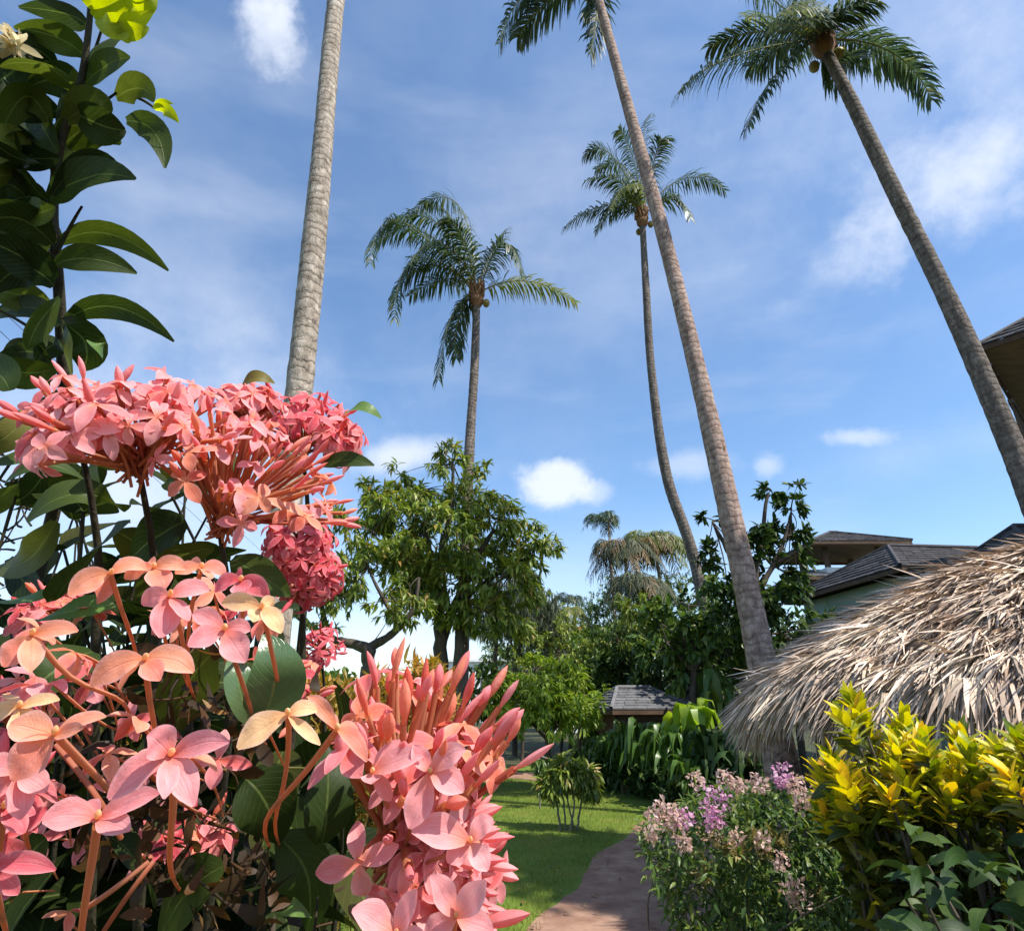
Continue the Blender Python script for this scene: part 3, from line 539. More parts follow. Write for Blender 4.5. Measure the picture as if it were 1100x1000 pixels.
sb = G(580, 868)
tree('sapling', 'thin single stem sapling left of the small lawn bush', 'sapling', gnd(sb), [([sb, sb + A(.0, 0, .35), sb + A(-.04, 0, .72)], .014, .008)],
     [(sb + A(-.05, 0, .66), (.12, .1, .12)), (sb + A(.05, 0, .76), (.12, .1, .08))], M['midleaf'], leaf=.12, dens=420, per=7, droop=1.3, bark='woodl')
# mound of dead leaves at the foot of the clump
# trees on the right of the middle
Y = 11.5
tb = gnd(PY(800, 700, Y))
tree('broadleaf_tree', 'large leaved tree behind the thick middle trunk, against the sky left of the dark roofs', 'tree', tb,
     [([tb, PY(805, 690, Y), PY(815, 600, Y), PY(825, 530, Y)], .11, .03), ([PY(812, 640, Y), PY(840, 590, Y), PY(850, 550, Y)], .06, .02), ([PY(812, 640, Y), PY(780, 590, Y), PY(765, 560, Y)], .06, .02)],
     [BL(826, 525, Y, .28, .3), BL(850, 545, Y, .3), BL(848, 575, Y, .38), BL(820, 560, Y, .45), BL(835, 610, Y, .55, .5), BL(800, 590, Y, .5), BL(770, 560, Y, .3), BL(768, 590, Y, .32, .3), BL(845, 645, Y, .5), BL(815, 650, Y, .6), BL(780, 640, Y + .5, .6, .5), BL(858, 520, Y, .12), BL(752, 605, Y, .2), BL(860, 630, Y + .4, .35)],
     M['darkleaf'], leaf=.17, tpl=LEAF, dens=48, per=8, droop=.35)
Y = 13
tb = gnd(PY(745, 760, Y))
tree('broadleaf_tree', 'dense dark tree filling the space left of the thick trunk, above the strap leaved plants', 'tree', tb,
     [([tb, PY(745, 750, Y), PY(745, 700, Y), PY(740, 660, Y)], .10, .03), ([PY(745, 720, Y), PY(775, 680, Y)], .06, .02), ([PY(745, 720, Y), PY(715, 690, Y)], .06, .02)],
     [BL(740, 650, Y, .6, .45), BL(710, 670, Y, .55, .45), BL(770, 660, Y, .65, .5), BL(735, 690, Y, .8, .5), BL(775, 700, Y, .65, .5), BL(705, 700, Y, .5, .4), BL(790, 720, Y + .4, .65, .5), BL(755, 715, Y + .3, .8, .4), BL(755, 622, Y + .3, .32, .26)],
     [M['midleaf']], leaf=.2, tpl=LEAF, dens=36, per=7, droop=.7)
sx_ = A(9.3, 2.85, 12.9)
tree('shade_tree', 'tall tree outside the picture on the right that shades the bend of the path', 'tree', A(9.9, 2.7, 0), [([A(9.9, 2.7, 0), A(9.7, 2.7, 6), A(9.5, 2.8, 11), sx_], .25, .06), ([A(9.7, 2.7, 7), A(10.2, 2.8, 10), sx_ + A(1.2, 0, 0)], .12, .04), ([A(9.7, 2.7, 8), A(8.7, 2.9, 11), sx_ + A(-1.3, .1, .2)], .12, .04)],
     [(sx_ + A(-.3, -.3, .1), (1.2, 1.4, .8)), (sx_ + A(-.6, .5, 0), (1.0, .9, .6)), (sx_, (1.2, 1.4, .8)), (sx_ + A(1.5, -.2, .1), (1.2, 1.3, .7)), (sx_ + A(-.2, -1.1, 0), (.9, .6, .5)), (sx_ + A(-1.4, .8, .2), (.8, .5, .5)), (sx_ + A(-2.4, .9, .1), (.7, .4, .35))], M['midleaf'], leaf=.26, dens=110, per=9)
# a shady thicket behind those
for (px, py, Y, rx, rz, m, lab) in [(655, 720, 21, 1.6, 1.3, 'midleaf', 'round green shrub behind the left end of the grey roofed shed'), (700, 700, 20, 1.5, 1.4, 'darkleaf', 'dark bushy tree right behind the grey roofed shed'),
                                    (770, 690, 17, 1.8, 1.8, 'darkleaf', 'deep shade tree behind the middle thicket'), (840, 680, 14, 1.4, 1.1, 'darkleaf', 'dark shrub tree between the thick trunk and the pale green wall'),
                                    (610, 725, 24, 2.0, 1.2, 'midleaf', 'wide green shrub behind the rounded young tree'), (530, 745, 17, 1.1, .7, 'darkleaf', 'low dark shrub behind the lawn, left of the rounded young tree')]:
    c = PY(px, py, Y); b_ = gnd(c)
    tree('garden_tree', lab, 'tree', b_, [([b_, c * .6 + b_ * .4 + A(.1, 0, 0), c], .09, .03)], [(c, (rx, rx, rz)), (c + A(-rx * .6, 0, -rz * .5), (rx * .7, rx * .7, rz * .7)), (c + A(rx * .6, .2, -rz * .4), (rx * .7, rx * .7, rz * .7))], M[m], leaf=.26, tpl=SMALL2, dens=22, per=8, group='trees at the back of the garden')
# far treeline
mb = MB(); n = 9000
x = rng.uniform(-90, 90, n); yy = 75 + 14 * rng.random(n); hh = 3.2 + 1.3 * np.sin(x * .17) + .9 * np.sin(x * .53 + 1) + .5 * np.sin(x * 1.7)
z = hh * rng.random(n) ** .6; rosettes(mb, np.c_[x, yy, z], np.tile(A(0, -.4, .6), (n, 1)), 5, 1.1, SMALL, .6, .2, 0, .3)
tag(mb.build('treeline', M['midleaf']), 'low distant belt of trees behind the whole garden', 'treeline', kind='stuff')
# ------------------------------------------------------------------ strap-leaved plants by the shed and in the middle border
def strap_clump(name, label, base, h, n, m, spread=.8, w=.06, group=None, cat='plant'):
    root = thing(name, base, label, cat, group); mb = MB(); st = MB()
    for k in range(n):
        an = random.uniform(0, 2 * math.pi); r = spread * random.uniform(.35, 1.0); hh = h * random.uniform(.55, 1.05); o = base + A(math.cos(an + 1) * .1, math.sin(an + 1) * .1, 0) * spread
        kx = hh * random.uniform(.15, .6); a = o + A(0, 0, kx); d = A(math.cos(an), math.sin(an), 0)
        c = o + d * r + A(0, 0, hh * random.uniform(.45, .9)); mm = o + d * r * .5 + A(0, 0, hh * random.uniform(.95, 1.12))
        strip_leaf(mb, a, mm, c, w * random.uniform(.7, 1.4) * 2, nrm(A(0, 0, 1) + rv(s=.3)), n=6, across=2)
        if k % 3 == 0: st.tube([o, o + (a - o) * .5 + rv(s=.01), a], [.02, .015, .01], 5)
    st.build('stem', M['twig'], root); mb.build('foliage', m, root); return root
SG = 'leafy border plants in front of the grey roofed shed'
for (px, py, Y, h, n, m, w, lab) in [(655, 800, 13.5, .95, 46, 'strap', .055, 'arching leaved border plant at the left end of the bed, by the path'), (690, 790, 12.5, 1.2, 60, 'strap', .06, 'arching leaved border plant right before the shed wall'),
                                     (742, 770, 11.5, 1.5, 26, 'strap_l', .13, 'bright yellow green broad leaved plant, tallest in the shaded bed'), (722, 800, 11.5, 1.1, 60, 'strap', .06, 'dense green border plant left of the bright yellow green one'),
                                     (765, 800, 10.5, 1.15, 60, 'darkleaf', .07, 'dark leafy border plant nearest the thatched roof'), (800, 800, 9.5, 1.0, 50, 'darkleaf', .07, 'dark border plant in the shade under the thatched eave'), (668, 800, 13, 1.15, 60, 'strap', .05, 'arching plant just before the left corner of the shed'), (740, 815, 10.5, .8, 50, 'strap', .05, 'low green border plant over the far bend of the path'),
                                     (632, 765, 16.5, 1.1, 40, 'midleaf', .06, 'mid green plant between the rounded young tree and the shed'), (775, 745, 12.5, 1.9, 40, 'midleaf', .08, 'tall broad leaved plant between the shed and the thatched roof')]:
    b_ = gnd(PY(px, py, Y)); strap_clump('border_plant', lab, b_, h, n, M[m], .55 * h ** .5, w, SG)
hb = MB()   # low dark ground cover under them
n = 2600; x = rng.uniform(0, 1, n)
pos = np.array([gnd(PY(630 + 190 * a, 800, 14.5 - 5.5 * a)) for a in x]) + np.c_[rng.normal(0, .25, n), rng.normal(0, .35, n) + .3, rng.uniform(.02, .55, n)]
rosettes(hb, pos, np.tile(A(0, -.2, .7), (n, 1)), 5, .16, SMALL2, .7, .2); tag(hb.build('ground_cover', M['darkleaf']), 'dark leafy ground cover in the shaded bed before the shed', 'ground cover', kind='stuff')
# ------------------------------------------------------------------ croton hedge behind the flowers, orange tinted
hr = thing('croton_hedge', A(-1.1, 4.6, 0), 'orange and yellow tinted leafy hedge behind the pink flowers, under the black forked tree', 'hedge')
mb = MB(); n = 4600; x = rng.uniform(-3.8, -.42, n); h = 1.72 + .1 * np.sin(x * 7) + .06 * np.sin(x * 19); z = h * rng.random(n) ** .35
rosettes(mb, np.c_[x, 4.6 + rng.normal(0, .22, n), z], np.tile(A(0, -.3, .9), (n, 1)), 5, .11, BLADE_W if 'BLADE_W' in globals() else leaf_tpl(.2, 3, .1, .3), 1.1, 0); mb.build('foliage', M['orangeleaf'], hr)
mb = MB()
for k in range(52): q = A(-3.8 + .065 * k, 4.6 + random.gauss(0, .1), 0); mb.tube([q, q + A(random.gauss(0, .05), 0, .8), q + A(random.gauss(0, .1), 0, 1.55)], [.015, .012, .006], 5)
mb.build('stem', M['twig'], hr)
# ------------------------------------------------------------------ yellow croton bush on the right
for (px, py, Y, rx, rz, m, lab) in [(632, 700, 24, 1.3, .8, 'brightleaf', 'sunny yellow green shrub tree over the left end of the shed'), (600, 700, 21, 1.3, .9, 'mango', 'green tree rising behind the rounded young tree'), (662, 680, 20, 1.0, .8, 'midleaf', 'leafy tree under the drooping brown palms'),
                                    (700, 660, 18, .9, .7, 'mango', 'sunlit leafy tree between the drooping palms and the thick trunk'), (560, 722, 20, 1.1, .5, 'mango', 'low green shrub under the weeping tree'), (618, 740, 16, .5, .4, 'brightleaf', 'small bright shrub right of the rounded young tree'), (728, 690, 22, 1.0, .8, 'brightleaf', 'bright green shrub above the right side of the shed'),
    (600, 672, 30, 1.6, 1.0, 'mango', 'far sunlit tree left of the drooping palms'), (632, 668, 33, 1.5, 1.2, 'darkleaf', 'far dark tree at the foot of the tiny windblown palm'), (668, 650, 27, 1.3, 1.5, 'midleaf', 'far green tree filling in below the drooping palms'), (705, 632, 25, 1.2, 1.3, 'mango', 'far tree between the drooping palms and the leaning slender trunk'), (560, 690, 28, 1.6, .8, 'midleaf', 'low far tree in front of the long white building')]:
    c = PY(px, py, Y); b_ = gnd(c)
    tree('garden_shrub_tree', lab, 'tree', b_, [([b_, c * .6 + b_ * .4 + A(.1, 0, 0), c], .06, .02)], [(c, (rx, rx, rz)), (c + A(-rx * .6, 0, -rz * .6), (rx * .7, rx * .7, rz * .7)), (c + A(rx * .6, .2, -rz * .5), (rx * .7, rx * .7, rz * .7)), (c + A(0, -.3, -rz * 1.1), (rx * .8, rx * .7, rz * .8))], M[m], leaf=.2, tpl=LANCE if rx > .8 else SMALL2, dens=30, per=8, droop=.7, group='trees at the back of the garden')
def croton_head(mb, c, ax, n, size, mat=0):
    k = np.arange(n); an = k * 2.399; up = nrm(ax); a = nrm(np.cross(up, A(.3, .8, .2))); b = np.cross(up, a); e = np.linspace(.15, 1.5, n)[:, None]
    d = nrm((np.cos(an)[:, None] * a + np.sin(an)[:, None] * b) * e + up * 1.0 + rv(n, .12)); ps = c - up * (np.linspace(0, .10, n)[:, None])
    mb.inst(leaf_tpl(.36, 5, .12, .3, .9, .75, .05), ps, frames(d, nrm(up + rv(n, .15))), size * rng.uniform(.75, 1.2, n), mat)
def croton(label, base, heads, size=.098, nleaf=22, lower=True):
    root = thing('croton_bush', base, label, 'bush', 'croton bushes beside the thatched hut'); mb = MB(); lo = MB(); st = MB()
    for c in heads:
        c = np.asarray(c, float); ax = nrm(A((c[0] - base[0]) * .5, (c[1] - base[1]) * .5, 1) + rv(s=.22)); croton_head(mb, c, ax, nleaf, size)
        q = base + (c - base) * A(.25, .25, 0) + rv(s=.03) * A(1, 1, 0); q[2] = 0
        P = bezthru(q, (q + c) / 2 + A(*(rv(s=.05)[:2]), 0) + A(0, 0, .1), c, np.linspace(0, 1, 8)); st.tube(P, np.linspace(.014, .005, 8), 5)
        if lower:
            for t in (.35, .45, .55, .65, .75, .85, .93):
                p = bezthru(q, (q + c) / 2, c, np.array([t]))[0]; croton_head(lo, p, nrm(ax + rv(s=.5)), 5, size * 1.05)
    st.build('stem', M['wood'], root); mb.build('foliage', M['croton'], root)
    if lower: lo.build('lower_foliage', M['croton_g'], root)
    return root
hd = []
for (px, py) in [(905, 705), (925, 745), (945, 735), (900, 772), (872, 790), (890, 800), (925, 780), (960, 760), (950, 790), (985, 750), (1005, 770), (990, 795), (1030, 765), (1015, 790), (1045, 785), (970, 800), (940, 815), (910, 830), (1000, 800),
                 (878, 812), (1060, 800), (980, 775), (1010, 750), (935, 765)]:
    
    for z_ in range(3): hd.append(PY(px + 18 + random.gauss(0, 11), py + 44 + 12 * z_ + random.gauss(0, 5), 2.75 + random.uniform(-.25, .3) - (px - 900) * .0012))
croton('tall yellow croton bush in front of the thatched roof', A(1.62, 2.7, 0), hd)
hd = [PY(px, py, 2.3 + random.uniform(-.15, .15)) for (px, py) in [(1075, 810), (1095, 800), (1100, 830), (1120, 815), (1085, 835), (1050, 845), (1130, 790), (1150, 830)]]
croton('second yellow croton at the right edge of the picture', A(2.05, 2.25, 0), hd)
# dark broad-leaved plant below
lr = thing('broadleaf_shrub', A(1.55, 2.0, 0), 'dark green shrub with large leaves in the bottom right corner', 'bush'); mb = MB(); st = MB()
for k in range(230):
    px, py = random.uniform(960, 1180), random.uniform(890, 1300); Yh = random.uniform(1.8, 2.4); c = PY(px, py, Yh)
    an = random.uniform(0, 6.28); d = nrm(A(math.cos(an), math.sin(an) - .3, random.uniform(-.2, .7)))
    strip_leaf(mb, c, c + d * .06 + A(0, 0, .012), c + d * .12 - A(0, 0, .02), .04, nrm(A(0, -.3, 1) + rv(s=.5)), n=6, across=2)
    if k % 4 == 0: q = A(1.55 + random.gauss(0, .15), 2.0 + random.gauss(0, .1), 0); st.tube(bezthru(q, (q + c) / 2 + rv(s=.04), c, np.linspace(0, 1, 6)), np.linspace(.012, .004, 6), 5)
st.build('stem', M['wood'], lr); mb.build('foliage', M['darkleaf'], lr)
# ------------------------------------------------------------------ lilac flowering shrub
fr_ = thing('flowering_shrub', A(1.55, 4.2, 0), 'wide shrub with lilac and faded flowers beside the path', 'bush'); mb = MB(); fl = MB(); pf = MB(); st = MB()
n = 2600; pxs = rng.uniform(690, 985, n); t = rng.random(n); base_top = np.interp(pxs, [690, 715, 760, 800, 850, 900, 940, 985], [882, 868, 845, 838, 846, 870, 902, 930])
pys = base_top + 6 + (1120 - base_top) * t ** 1.3
xl = np.interp(pys, [860, 900, 950, 1000, 1100], [690, 692, 712, 728, 740]); ok = pxs > xl - 4; pxs, pys = pxs[ok], pys[ok]; n = len(pxs)
Ys = 4.3 + rng.normal(0, .28, n) - (pys - 850) * .0025 - np.clip(pxs - 850, 0, 200) * .006
pos = np.array([PY(a, b, c) for a, b, c in zip(pxs, pys, Ys)]); pos[:, 2] = np.maximum(pos[:, 2], .05)
ax = nrm(pos - A(1.6, 4.6, .5)); rosettes(mb, pos, ax, 5, .06, leaf_tpl(.3, 3, .15, .3), .9, .2, jit=.02)
for k in range(60):
    c = pos[random.randrange(n)]; q = A(1.55 + random.gauss(0, .25), 4.3 + random.gauss(0, .2), 0); st.tube(bezthru(q, (q + c) / 2 + rv(s=.06), c, np.linspace(0, 1, 7)), np.linspace(.012, .003, 7), 5)
st.build('stem', M['woodl'], fr_); mb.build('foliage', [M['midleaf']], fr_)
def puff(c, r, k, m, size=.03):
    b_ = MB(); d = nrm(rv(k)); b_.inst(leaf_tpl(.7, 2, .15, .2, 1.1, .6, across=2), c + d * r * rng.uniform(.35, 1, (k, 1)) * A(1, 1, 1.15), frames(nrm(d + rv(k, .8)), nrm(d + rv(k, .4))), size * rng.uniform(.7, 1.2, k)); b_.build('flower_cluster', m, fr_)
for (px, py, r, m) in [(768, 862, .11, 'pinkfl'), (765, 880, .07, 'pinkfl'), (792, 845, .07, 'palefl'), (712, 868, .06, 'palefl'), (722, 880, .08, 'palefl'), (735, 878, .06, 'pinkfl'), (702, 875, .05, 'palefl'), (840, 832, .075, 'pinkfl'), (855, 842, .06, 'palefl'), (862, 858, .07, 'palefl'),
                       (893, 880, .06, 'pinkfl'), (903, 898, .065, 'pinkfl'), (815, 842, .06, 'palefl'), (855, 960, .08, 'palefl'), (838, 925, .05, 'palefl'), (935, 915, .07, 'palefl'), (790, 900, .05, 'palefl'), (700, 895, .05, 'palefl'), (735, 905, .05, 'palefl'), (820, 905, .05, 'palefl'), (748, 838, .05, 'palefl'), (880, 850, .05, 'palefl'), (925, 935, .05, 'pinkfl'), (778, 835, .05, 'palefl')]:
    puff(PY(px, py, 3.72 - max(0, px - 850) * .006 - (py - 850) * .002), r * .8, int(80 * (r / .07) ** 1.5), M[m], .027)
# yellow-brown spikes inside it
sp = MB(); c_ = [(790, 890), (800, 905), (775, 905), (900, 915), (815, 895), (860, 955), (740, 925), (760, 900)]
pp = np.array([PY(a, b, 4.0 - max(0, a - 850) * .006) for a, b in c_]); 
for q_ in pp:
    sp = MB(); q_ = q_ - A(0, .3, 0); rosettes(sp, q_[None], A(0, -.2, 1)[None], 34, .08, leaf_tpl(.2, 3, .1, .3), .9, 0, jit=.015); sp.build('seed_head', M['tanhead'], fr_)
# ------------------------------------------------------------------ thatched hut
HC = A(5.15, 4.9, 0); HR = 3.1; EZ = 1.71
hut = thing('thatched_hut', HC, 'round open hut under a shaggy straw coloured palm thatch roof', 'hut')
def roof_z(s): return EZ + 1.12 * (1 - s ** 1.9) - .0 * s     # s=0 apex .. 1 eave (convex)
def roof_pt(an, s, lift=0):
    ca, sa = math.cos(an), math.sin(an); bump = .045 * math.sin(an * 9 + s * 4) + .03 * math.sin(an * 23)
    return HC + A(ca * HR * s, sa * HR * s, roof_z(s) + (bump + lift) * (.3 + s))
mb = MB(); mb.grid(lambda a, b: roof_pt(a * 2 * math.pi, max(.004, b), -.06), 96, 16); mb.grid(lambda a, b: roof_pt(a * 2 * math.pi, max(.004, b), -.16), 64, 8); mb.build('roof_base', M['thatchb'], hut)
mb = MB(); N = 46000
# strands: denser where they can be seen (left and front), layered courses
an = np.concatenate([rng.uniform(R(150), R(262), 34000), rng.uniform(0, 2 * math.pi, N - 34000)]); s = np.sqrt(rng.uniform(.003, 1.0, N)); s = np.clip(np.round(s * 13 + rng.normal(0, .16, N) + .25 * np.sin(an * 19)) / 13, .03, 1.0)
pos = np.array([roof_pt(a, b, .0) for a, b in zip(an, s)]); out = np.stack([np.cos(an), np.sin(an), 0 * an], 1); ds = -1.12 * 1.9 * s ** .9 / HR
T = nrm(out + A(0, 0, 1) * ds[:, None]); nr = nrm(np.cross(np.cross(T, A(0, 0, 1)), T)); nr *= np.sign(nr[:, 2:3] + 1e-9)
d = nrm(T + rv(N, .20) + nr * (rng.normal(.02, .05, N) + .07 * np.sin(an * 47 + s * 31))[:, None] + np.cross(nr, T) * (.28 * np.sin(an * 37 + s * 23))[:, None]); ln = rng.uniform(.16, .46, N)
edge = s > .93; d[edge] = nrm(d[edge] + A(0, 0, -.35)); 
def strand(pos, d, ln, wd, sag):
    n = len(pos); side = nrm(np.cross(d, A(0, 0, 1) + rv(n, .5))) * wd[:, None]
    p1 = pos + d * ln[:, None] * .5 + A(0, 0, -1) * (ln * sag * .25)[:, None]; p2 = pos + d * ln[:, None] + A(0, 0, -1) * (ln * sag)[:, None] + rv(n, .012)
    V = np.stack([pos - side * .5, pos + side * .5, p1 - side * .55, p1 + side * .55, p2 - side * .12, p2 + side * .12], 1)
    return V, np.array([[0, 1, 3, 2], [2, 3, 5, 4]])[None] + (np.arange(n) * 6)[:, None, None]
V, f = strand(pos + nr * .03, d, ln, rng.uniform(.006, .022, N), rng.uniform(.02, .25, N)); mb.add(V, f); mb.build('roof_thatch', M['thatch'], hut)
mb = MB(); N = 17000; an = np.concatenate([rng.uniform(R(150), R(262), 13000), rng.uniform(0, 2 * math.pi, N - 13000)]); s = rng.uniform(.93, 1.02, N)
clump = .5 + .5 * np.sin(an * 31 + np.sin(an * 13) * 2)
pos = np.array([roof_pt(a, b, -.05) for a, b in zip(an, s)]); out = np.stack([np.cos(an), np.sin(an), 0 * an], 1)
d = nrm(out * .42 + A(0, 0, -1) + rv(N, .14)); V, f = strand(pos, d, rng.uniform(.12, .34, N) * (.5 + .8 * clump), rng.uniform(.005, .017, N), rng.uniform(0, .3, N)); mb.add(V, f); mb.build('eave_fringe', M['thatch'], hut)
for k in range(8):
    a = R(22 + 45 * k); p = HC + A(math.cos(a), math.sin(a), 0) * 2.6; mb = MB(); mb.tube([p, p + A(.02, 0, 1), p + A(0, 0, 1.95)], [.08, .07, .07], 10, cap=True); mb.build('post', M['post'], hut)
    q = HC + A(0, 0, EZ + .95); e = roof_pt(a, .98, -.2); mb = MB(); mb.tube([e, roof_pt(a, .5, -.24), q], [.04, .04, .04], 6); mb.build('rafter', M['post'], hut)
mb = MB(); mb.grid(lambda a, b: HC + A(math.cos(a * 6.2832) * 2.45, math.sin(a * 6.2832) * 2.45, .0 + 1.0 * b), 48, 4); mb.grid(lambda a, b: HC + A(math.cos(a * 6.2832) * 2.33, math.sin(a * 6.2832) * 2.33, 1.0 * b), 48, 4)
mb.grid(lambda a, b: HC + A(math.cos(a * 6.2832) * (2.25 + .28 * b), math.sin(a * 6.2832) * (2.25 + .28 * b), 1.02), 48, 1); mb.build('low_wall', M['post'], hut)
# ------------------------------------------------------------------ pitched buildings
def shingle_roof(root, name, c, w, dpt, ez, rz, ridge, mat, ov=.0, rot=0.0, th=.10, step=.28):
    """hip roof made of stepped courses; c=(x,y), w along local x, dpt along local y, ridge = ridge length"""
    ca, sa = math.cos(rot), math.sin(rot)
    def W(x, y, z): return A(c[0] + x * ca - y * sa, c[1] + x * sa + y * ca, z)
    mb = MB(); hw, hd = w / 2, dpt / 2; n = max(4, int(math.hypot(hd, rz - ez) / step))
    for side in range(4):
        for k in range(n):
            a, b = k / n, (k + 1) / n + .02; b = min(1, b)
            def rect(t): return (hw + (ridge / 2 - hw) * t, hd * (1 - t))
            for j in range(1):
                (xa, ya), (xb, yb) = rect(a), rect(b); za, zb = ez + (rz - ez) * a, ez + (rz - ez) * b; lift = .035
                if side == 0: q = [(-xa, -ya, za + lift), (xa, -ya, za + lift), (xb, -yb, zb), (-xb, -yb, zb)]; u = (-xa, -ya, za), (xa, -ya, za)
                if side == 1: q = [(xa, -ya, za + lift), (xa, ya, za + lift), (xb, yb, zb), (xb, -yb, zb)]; u = (xa, -ya, za), (xa, ya, za)
                if side == 2: q = [(xa, ya, za + lift), (-xa, ya, za + lift), (-xb, yb, zb), (xb, yb, zb)]; u = (xa, ya, za), (-xa, ya, za)
                if side == 3: q = [(-xa, ya, za + lift), (-xa, -ya, za + lift), (-xb, -yb, zb), (-xb, yb, zb)]; u = (-xa, ya, za), (-xa, -ya, za)
                m_ = max(1, int(math.dist(q[0], q[1]) / .28)); Q = [W(*p) for p in q]; U = [W(*p) for p in u]
                for i in range(m_):
                    s0, s1 = i / m_, (i + .97) / m_; L0 = lambda s: Q[0] + (Q[1] - Q[0]) * s; L1 = lambda s: Q[3] + (Q[2] - Q[3]) * s; L2 = lambda s: U[0] + (U[1] - U[0]) * s; jz = A(0, 0, random.uniform(-.008, .012))
                    mb.add([L0(s0) + jz, L0(s1) + jz, L1(s1), L1(s0)], [[0, 1, 2, 3]]); mb.add([L2(s0), L2(s1), L0(s1) + jz, L0(s0) + jz], [[0, 1, 2, 3]])
    u0 = [W(-hw, -hd, ez - .01), W(hw, -hd, ez - .01), W(hw, hd, ez - .01), W(-hw, hd, ez - .01)]
    mb.build(name, mat, root, smooth=False)
    fb = MB(); cor = [W(-hw + .03, -hd + .03, ez - th / 2 - .012), W(hw - .03, -hd + .03, ez - th / 2 - .012), W(hw - .03, hd - .03, ez - th / 2 - .012), W(-hw + .03, hd - .03, ez - th / 2 - .012)]
    for k in range(4): fb.bar(cor[k], cor[(k + 1) % 4], .04, th)
    fb.build('fascia', M['fascia'], root, smooth=False)
    sb_ = MB(); e = .06; sb_.add([W(-hw + e, -hd + e, ez - .03), W(hw - e, -hd + e, ez - .03), W(hw - e, hd - e, ez - .03), W(-hw + e, hd - e, ez - .03)], [[0, 3, 2, 1]]); sb_.build('soffit', M['soffit'], root, smooth=False)
    rb = MB(); rb.tube([W(-ridge / 2, 0, rz + .02), W(ridge / 2, 0, rz + .02)], .06, 6)
    for sx in (-1, 1):
        for sy in (-1, 1): rb.tube([W(sx * hw, sy * hd, ez + .03), W(sx * ridge / 2, 0, rz + .02)], .045, 6)
    rb.build('ridge_cap', mat, root, smooth=False)
    return W
def walls(root, c, w, d, z0, z1, mat, rot=0, wins=()):
    mb = MB(); mb.box((c[0], c[1], (z0 + z1) / 2), (w, d, z1 - z0), rot); mb.build('wall', mat, root, smooth=False); ca, sa = math.cos(rot), math.sin(rot)
    for (x, z, ww, hh, face) in wins:      # face 0: front (-y), 3: left (-x)
        lx, ly = (x, -d / 2 - .015) if face == 0 else (-w / 2 - .015, x); r2 = rot if face == 0 else rot + math.pi / 2
        p = (c[0] + lx * ca - ly * sa, c[1] + lx * sa + ly * ca, z); f = MB(); f.box(p, (ww, .07, hh), r2); fo = f.build('window', M['fascia'], root, smooth=False); g = MB(); g.box(p, (ww - .12, .09, hh - .12), r2); g.build('pane', M['glass'], fo, smooth=False)
# grey shed
sc_ = PY(688, 770, 15.5); root = thing('garden_shed', gnd(sc_), 'low shed with a plain grey roof behind the border plants', 'shed')
shingle_roof(root, 'roof', (sc_[0], sc_[1] + .6), 2.1, 2.0, 1.46, 1.94, .9, M['roofgrey'], rot=R(14), step=.13)
walls(root, (sc_[0], sc_[1] + .6), 1.7, 1.5, 0, 1.36, M['fascia'], R(14), [(.3, .85, .6, .5, 0)])
sc_ = PY(800, 762, 16); root = thing('garden_shed', gnd(sc_), 'second low grey roof half hidden between dark plants and the thatch', 'shed')
shingle_roof(root, 'roof', (sc_[0] - .4, sc_[1] + .6), 2.6, 2.2, 1.52, 2.0, 1.2, M['roofgrey'], rot=R(-8)); walls(root, (sc_[0] - .4, sc_[1] + .6), 2.1, 1.7, 0, 1.4, M['fascia'], R(-8))
# right-hand bungalows
GB = 'dark roofed bungalows behind the thatched hut'
c_ = PY(985, 608, 15.5); root = thing('bungalow', gnd(c_), 'pale green walled bungalow with a long dark roof behind the thatch', 'house', GB)
shingle_roof(root, 'roof', (c_[0] + .9, c_[1] + .5), 6.2, 5.0, 4.4, 5.5, 2.6, M['roofdark'], rot=R(6)); walls(root, (c_[0] + .9, c_[1] + .5), 5.4, 4.2, 0, 4.3, M['wallgreen'], R(6), [(-1.2, 3.6, .9, .8, 0), (.8, 3.6, .9, .8, 0), (-.5, 3.4, .8, .9, 3)])
c_ = PY(900, 596, 21); root = thing('bungalow', gnd(c_), 'farther small peaked dark roof with a post, left of the long roof', 'house', GB)
shingle_roof(root, 'roof', (c_[0], c_[1]), 3.3, 3.3, 6.55, 7.25, .3, M['roofdark'], rot=R(0)); walls(root, (c_[0], c_[1]), 2.0, 2.0, 0, 5.8, M['wallwhite'], 0)
mb = MB()
for sx in (-1, 1):
    for sy in (-1, 1): mb.box((c_[0] + sx * .9, c_[1] + sy * .9, 6.15), (.14, .14, .68)); mb.build('post', M['post'], root, smooth=False); mb = MB()
shingle_roof(root, 'lower_roof', (c_[0] - .1, c_[1]), 4.6, 4.2, 5.3, 5.85, 2.2, M['roofgrey'])
c_ = PY(1120, 590, 11.5); root = thing('bungalow', gnd(c_), 'dark shingled roof just above the thatch at the right edge', 'house', GB)
shingle_roof(root, 'roof', (c_[0] + .8, c_[1] + .5), 4.4, 4.4, 3.7, 4.95, 1.6, M['roofdark'], rot=R(0)); walls(root, (c_[0] + .8, c_[1] + .5), 3.6, 3.6, 0, 3.55, M['wallgreen'], 0, [(-.6, 2.6, .9, .9, 3)])
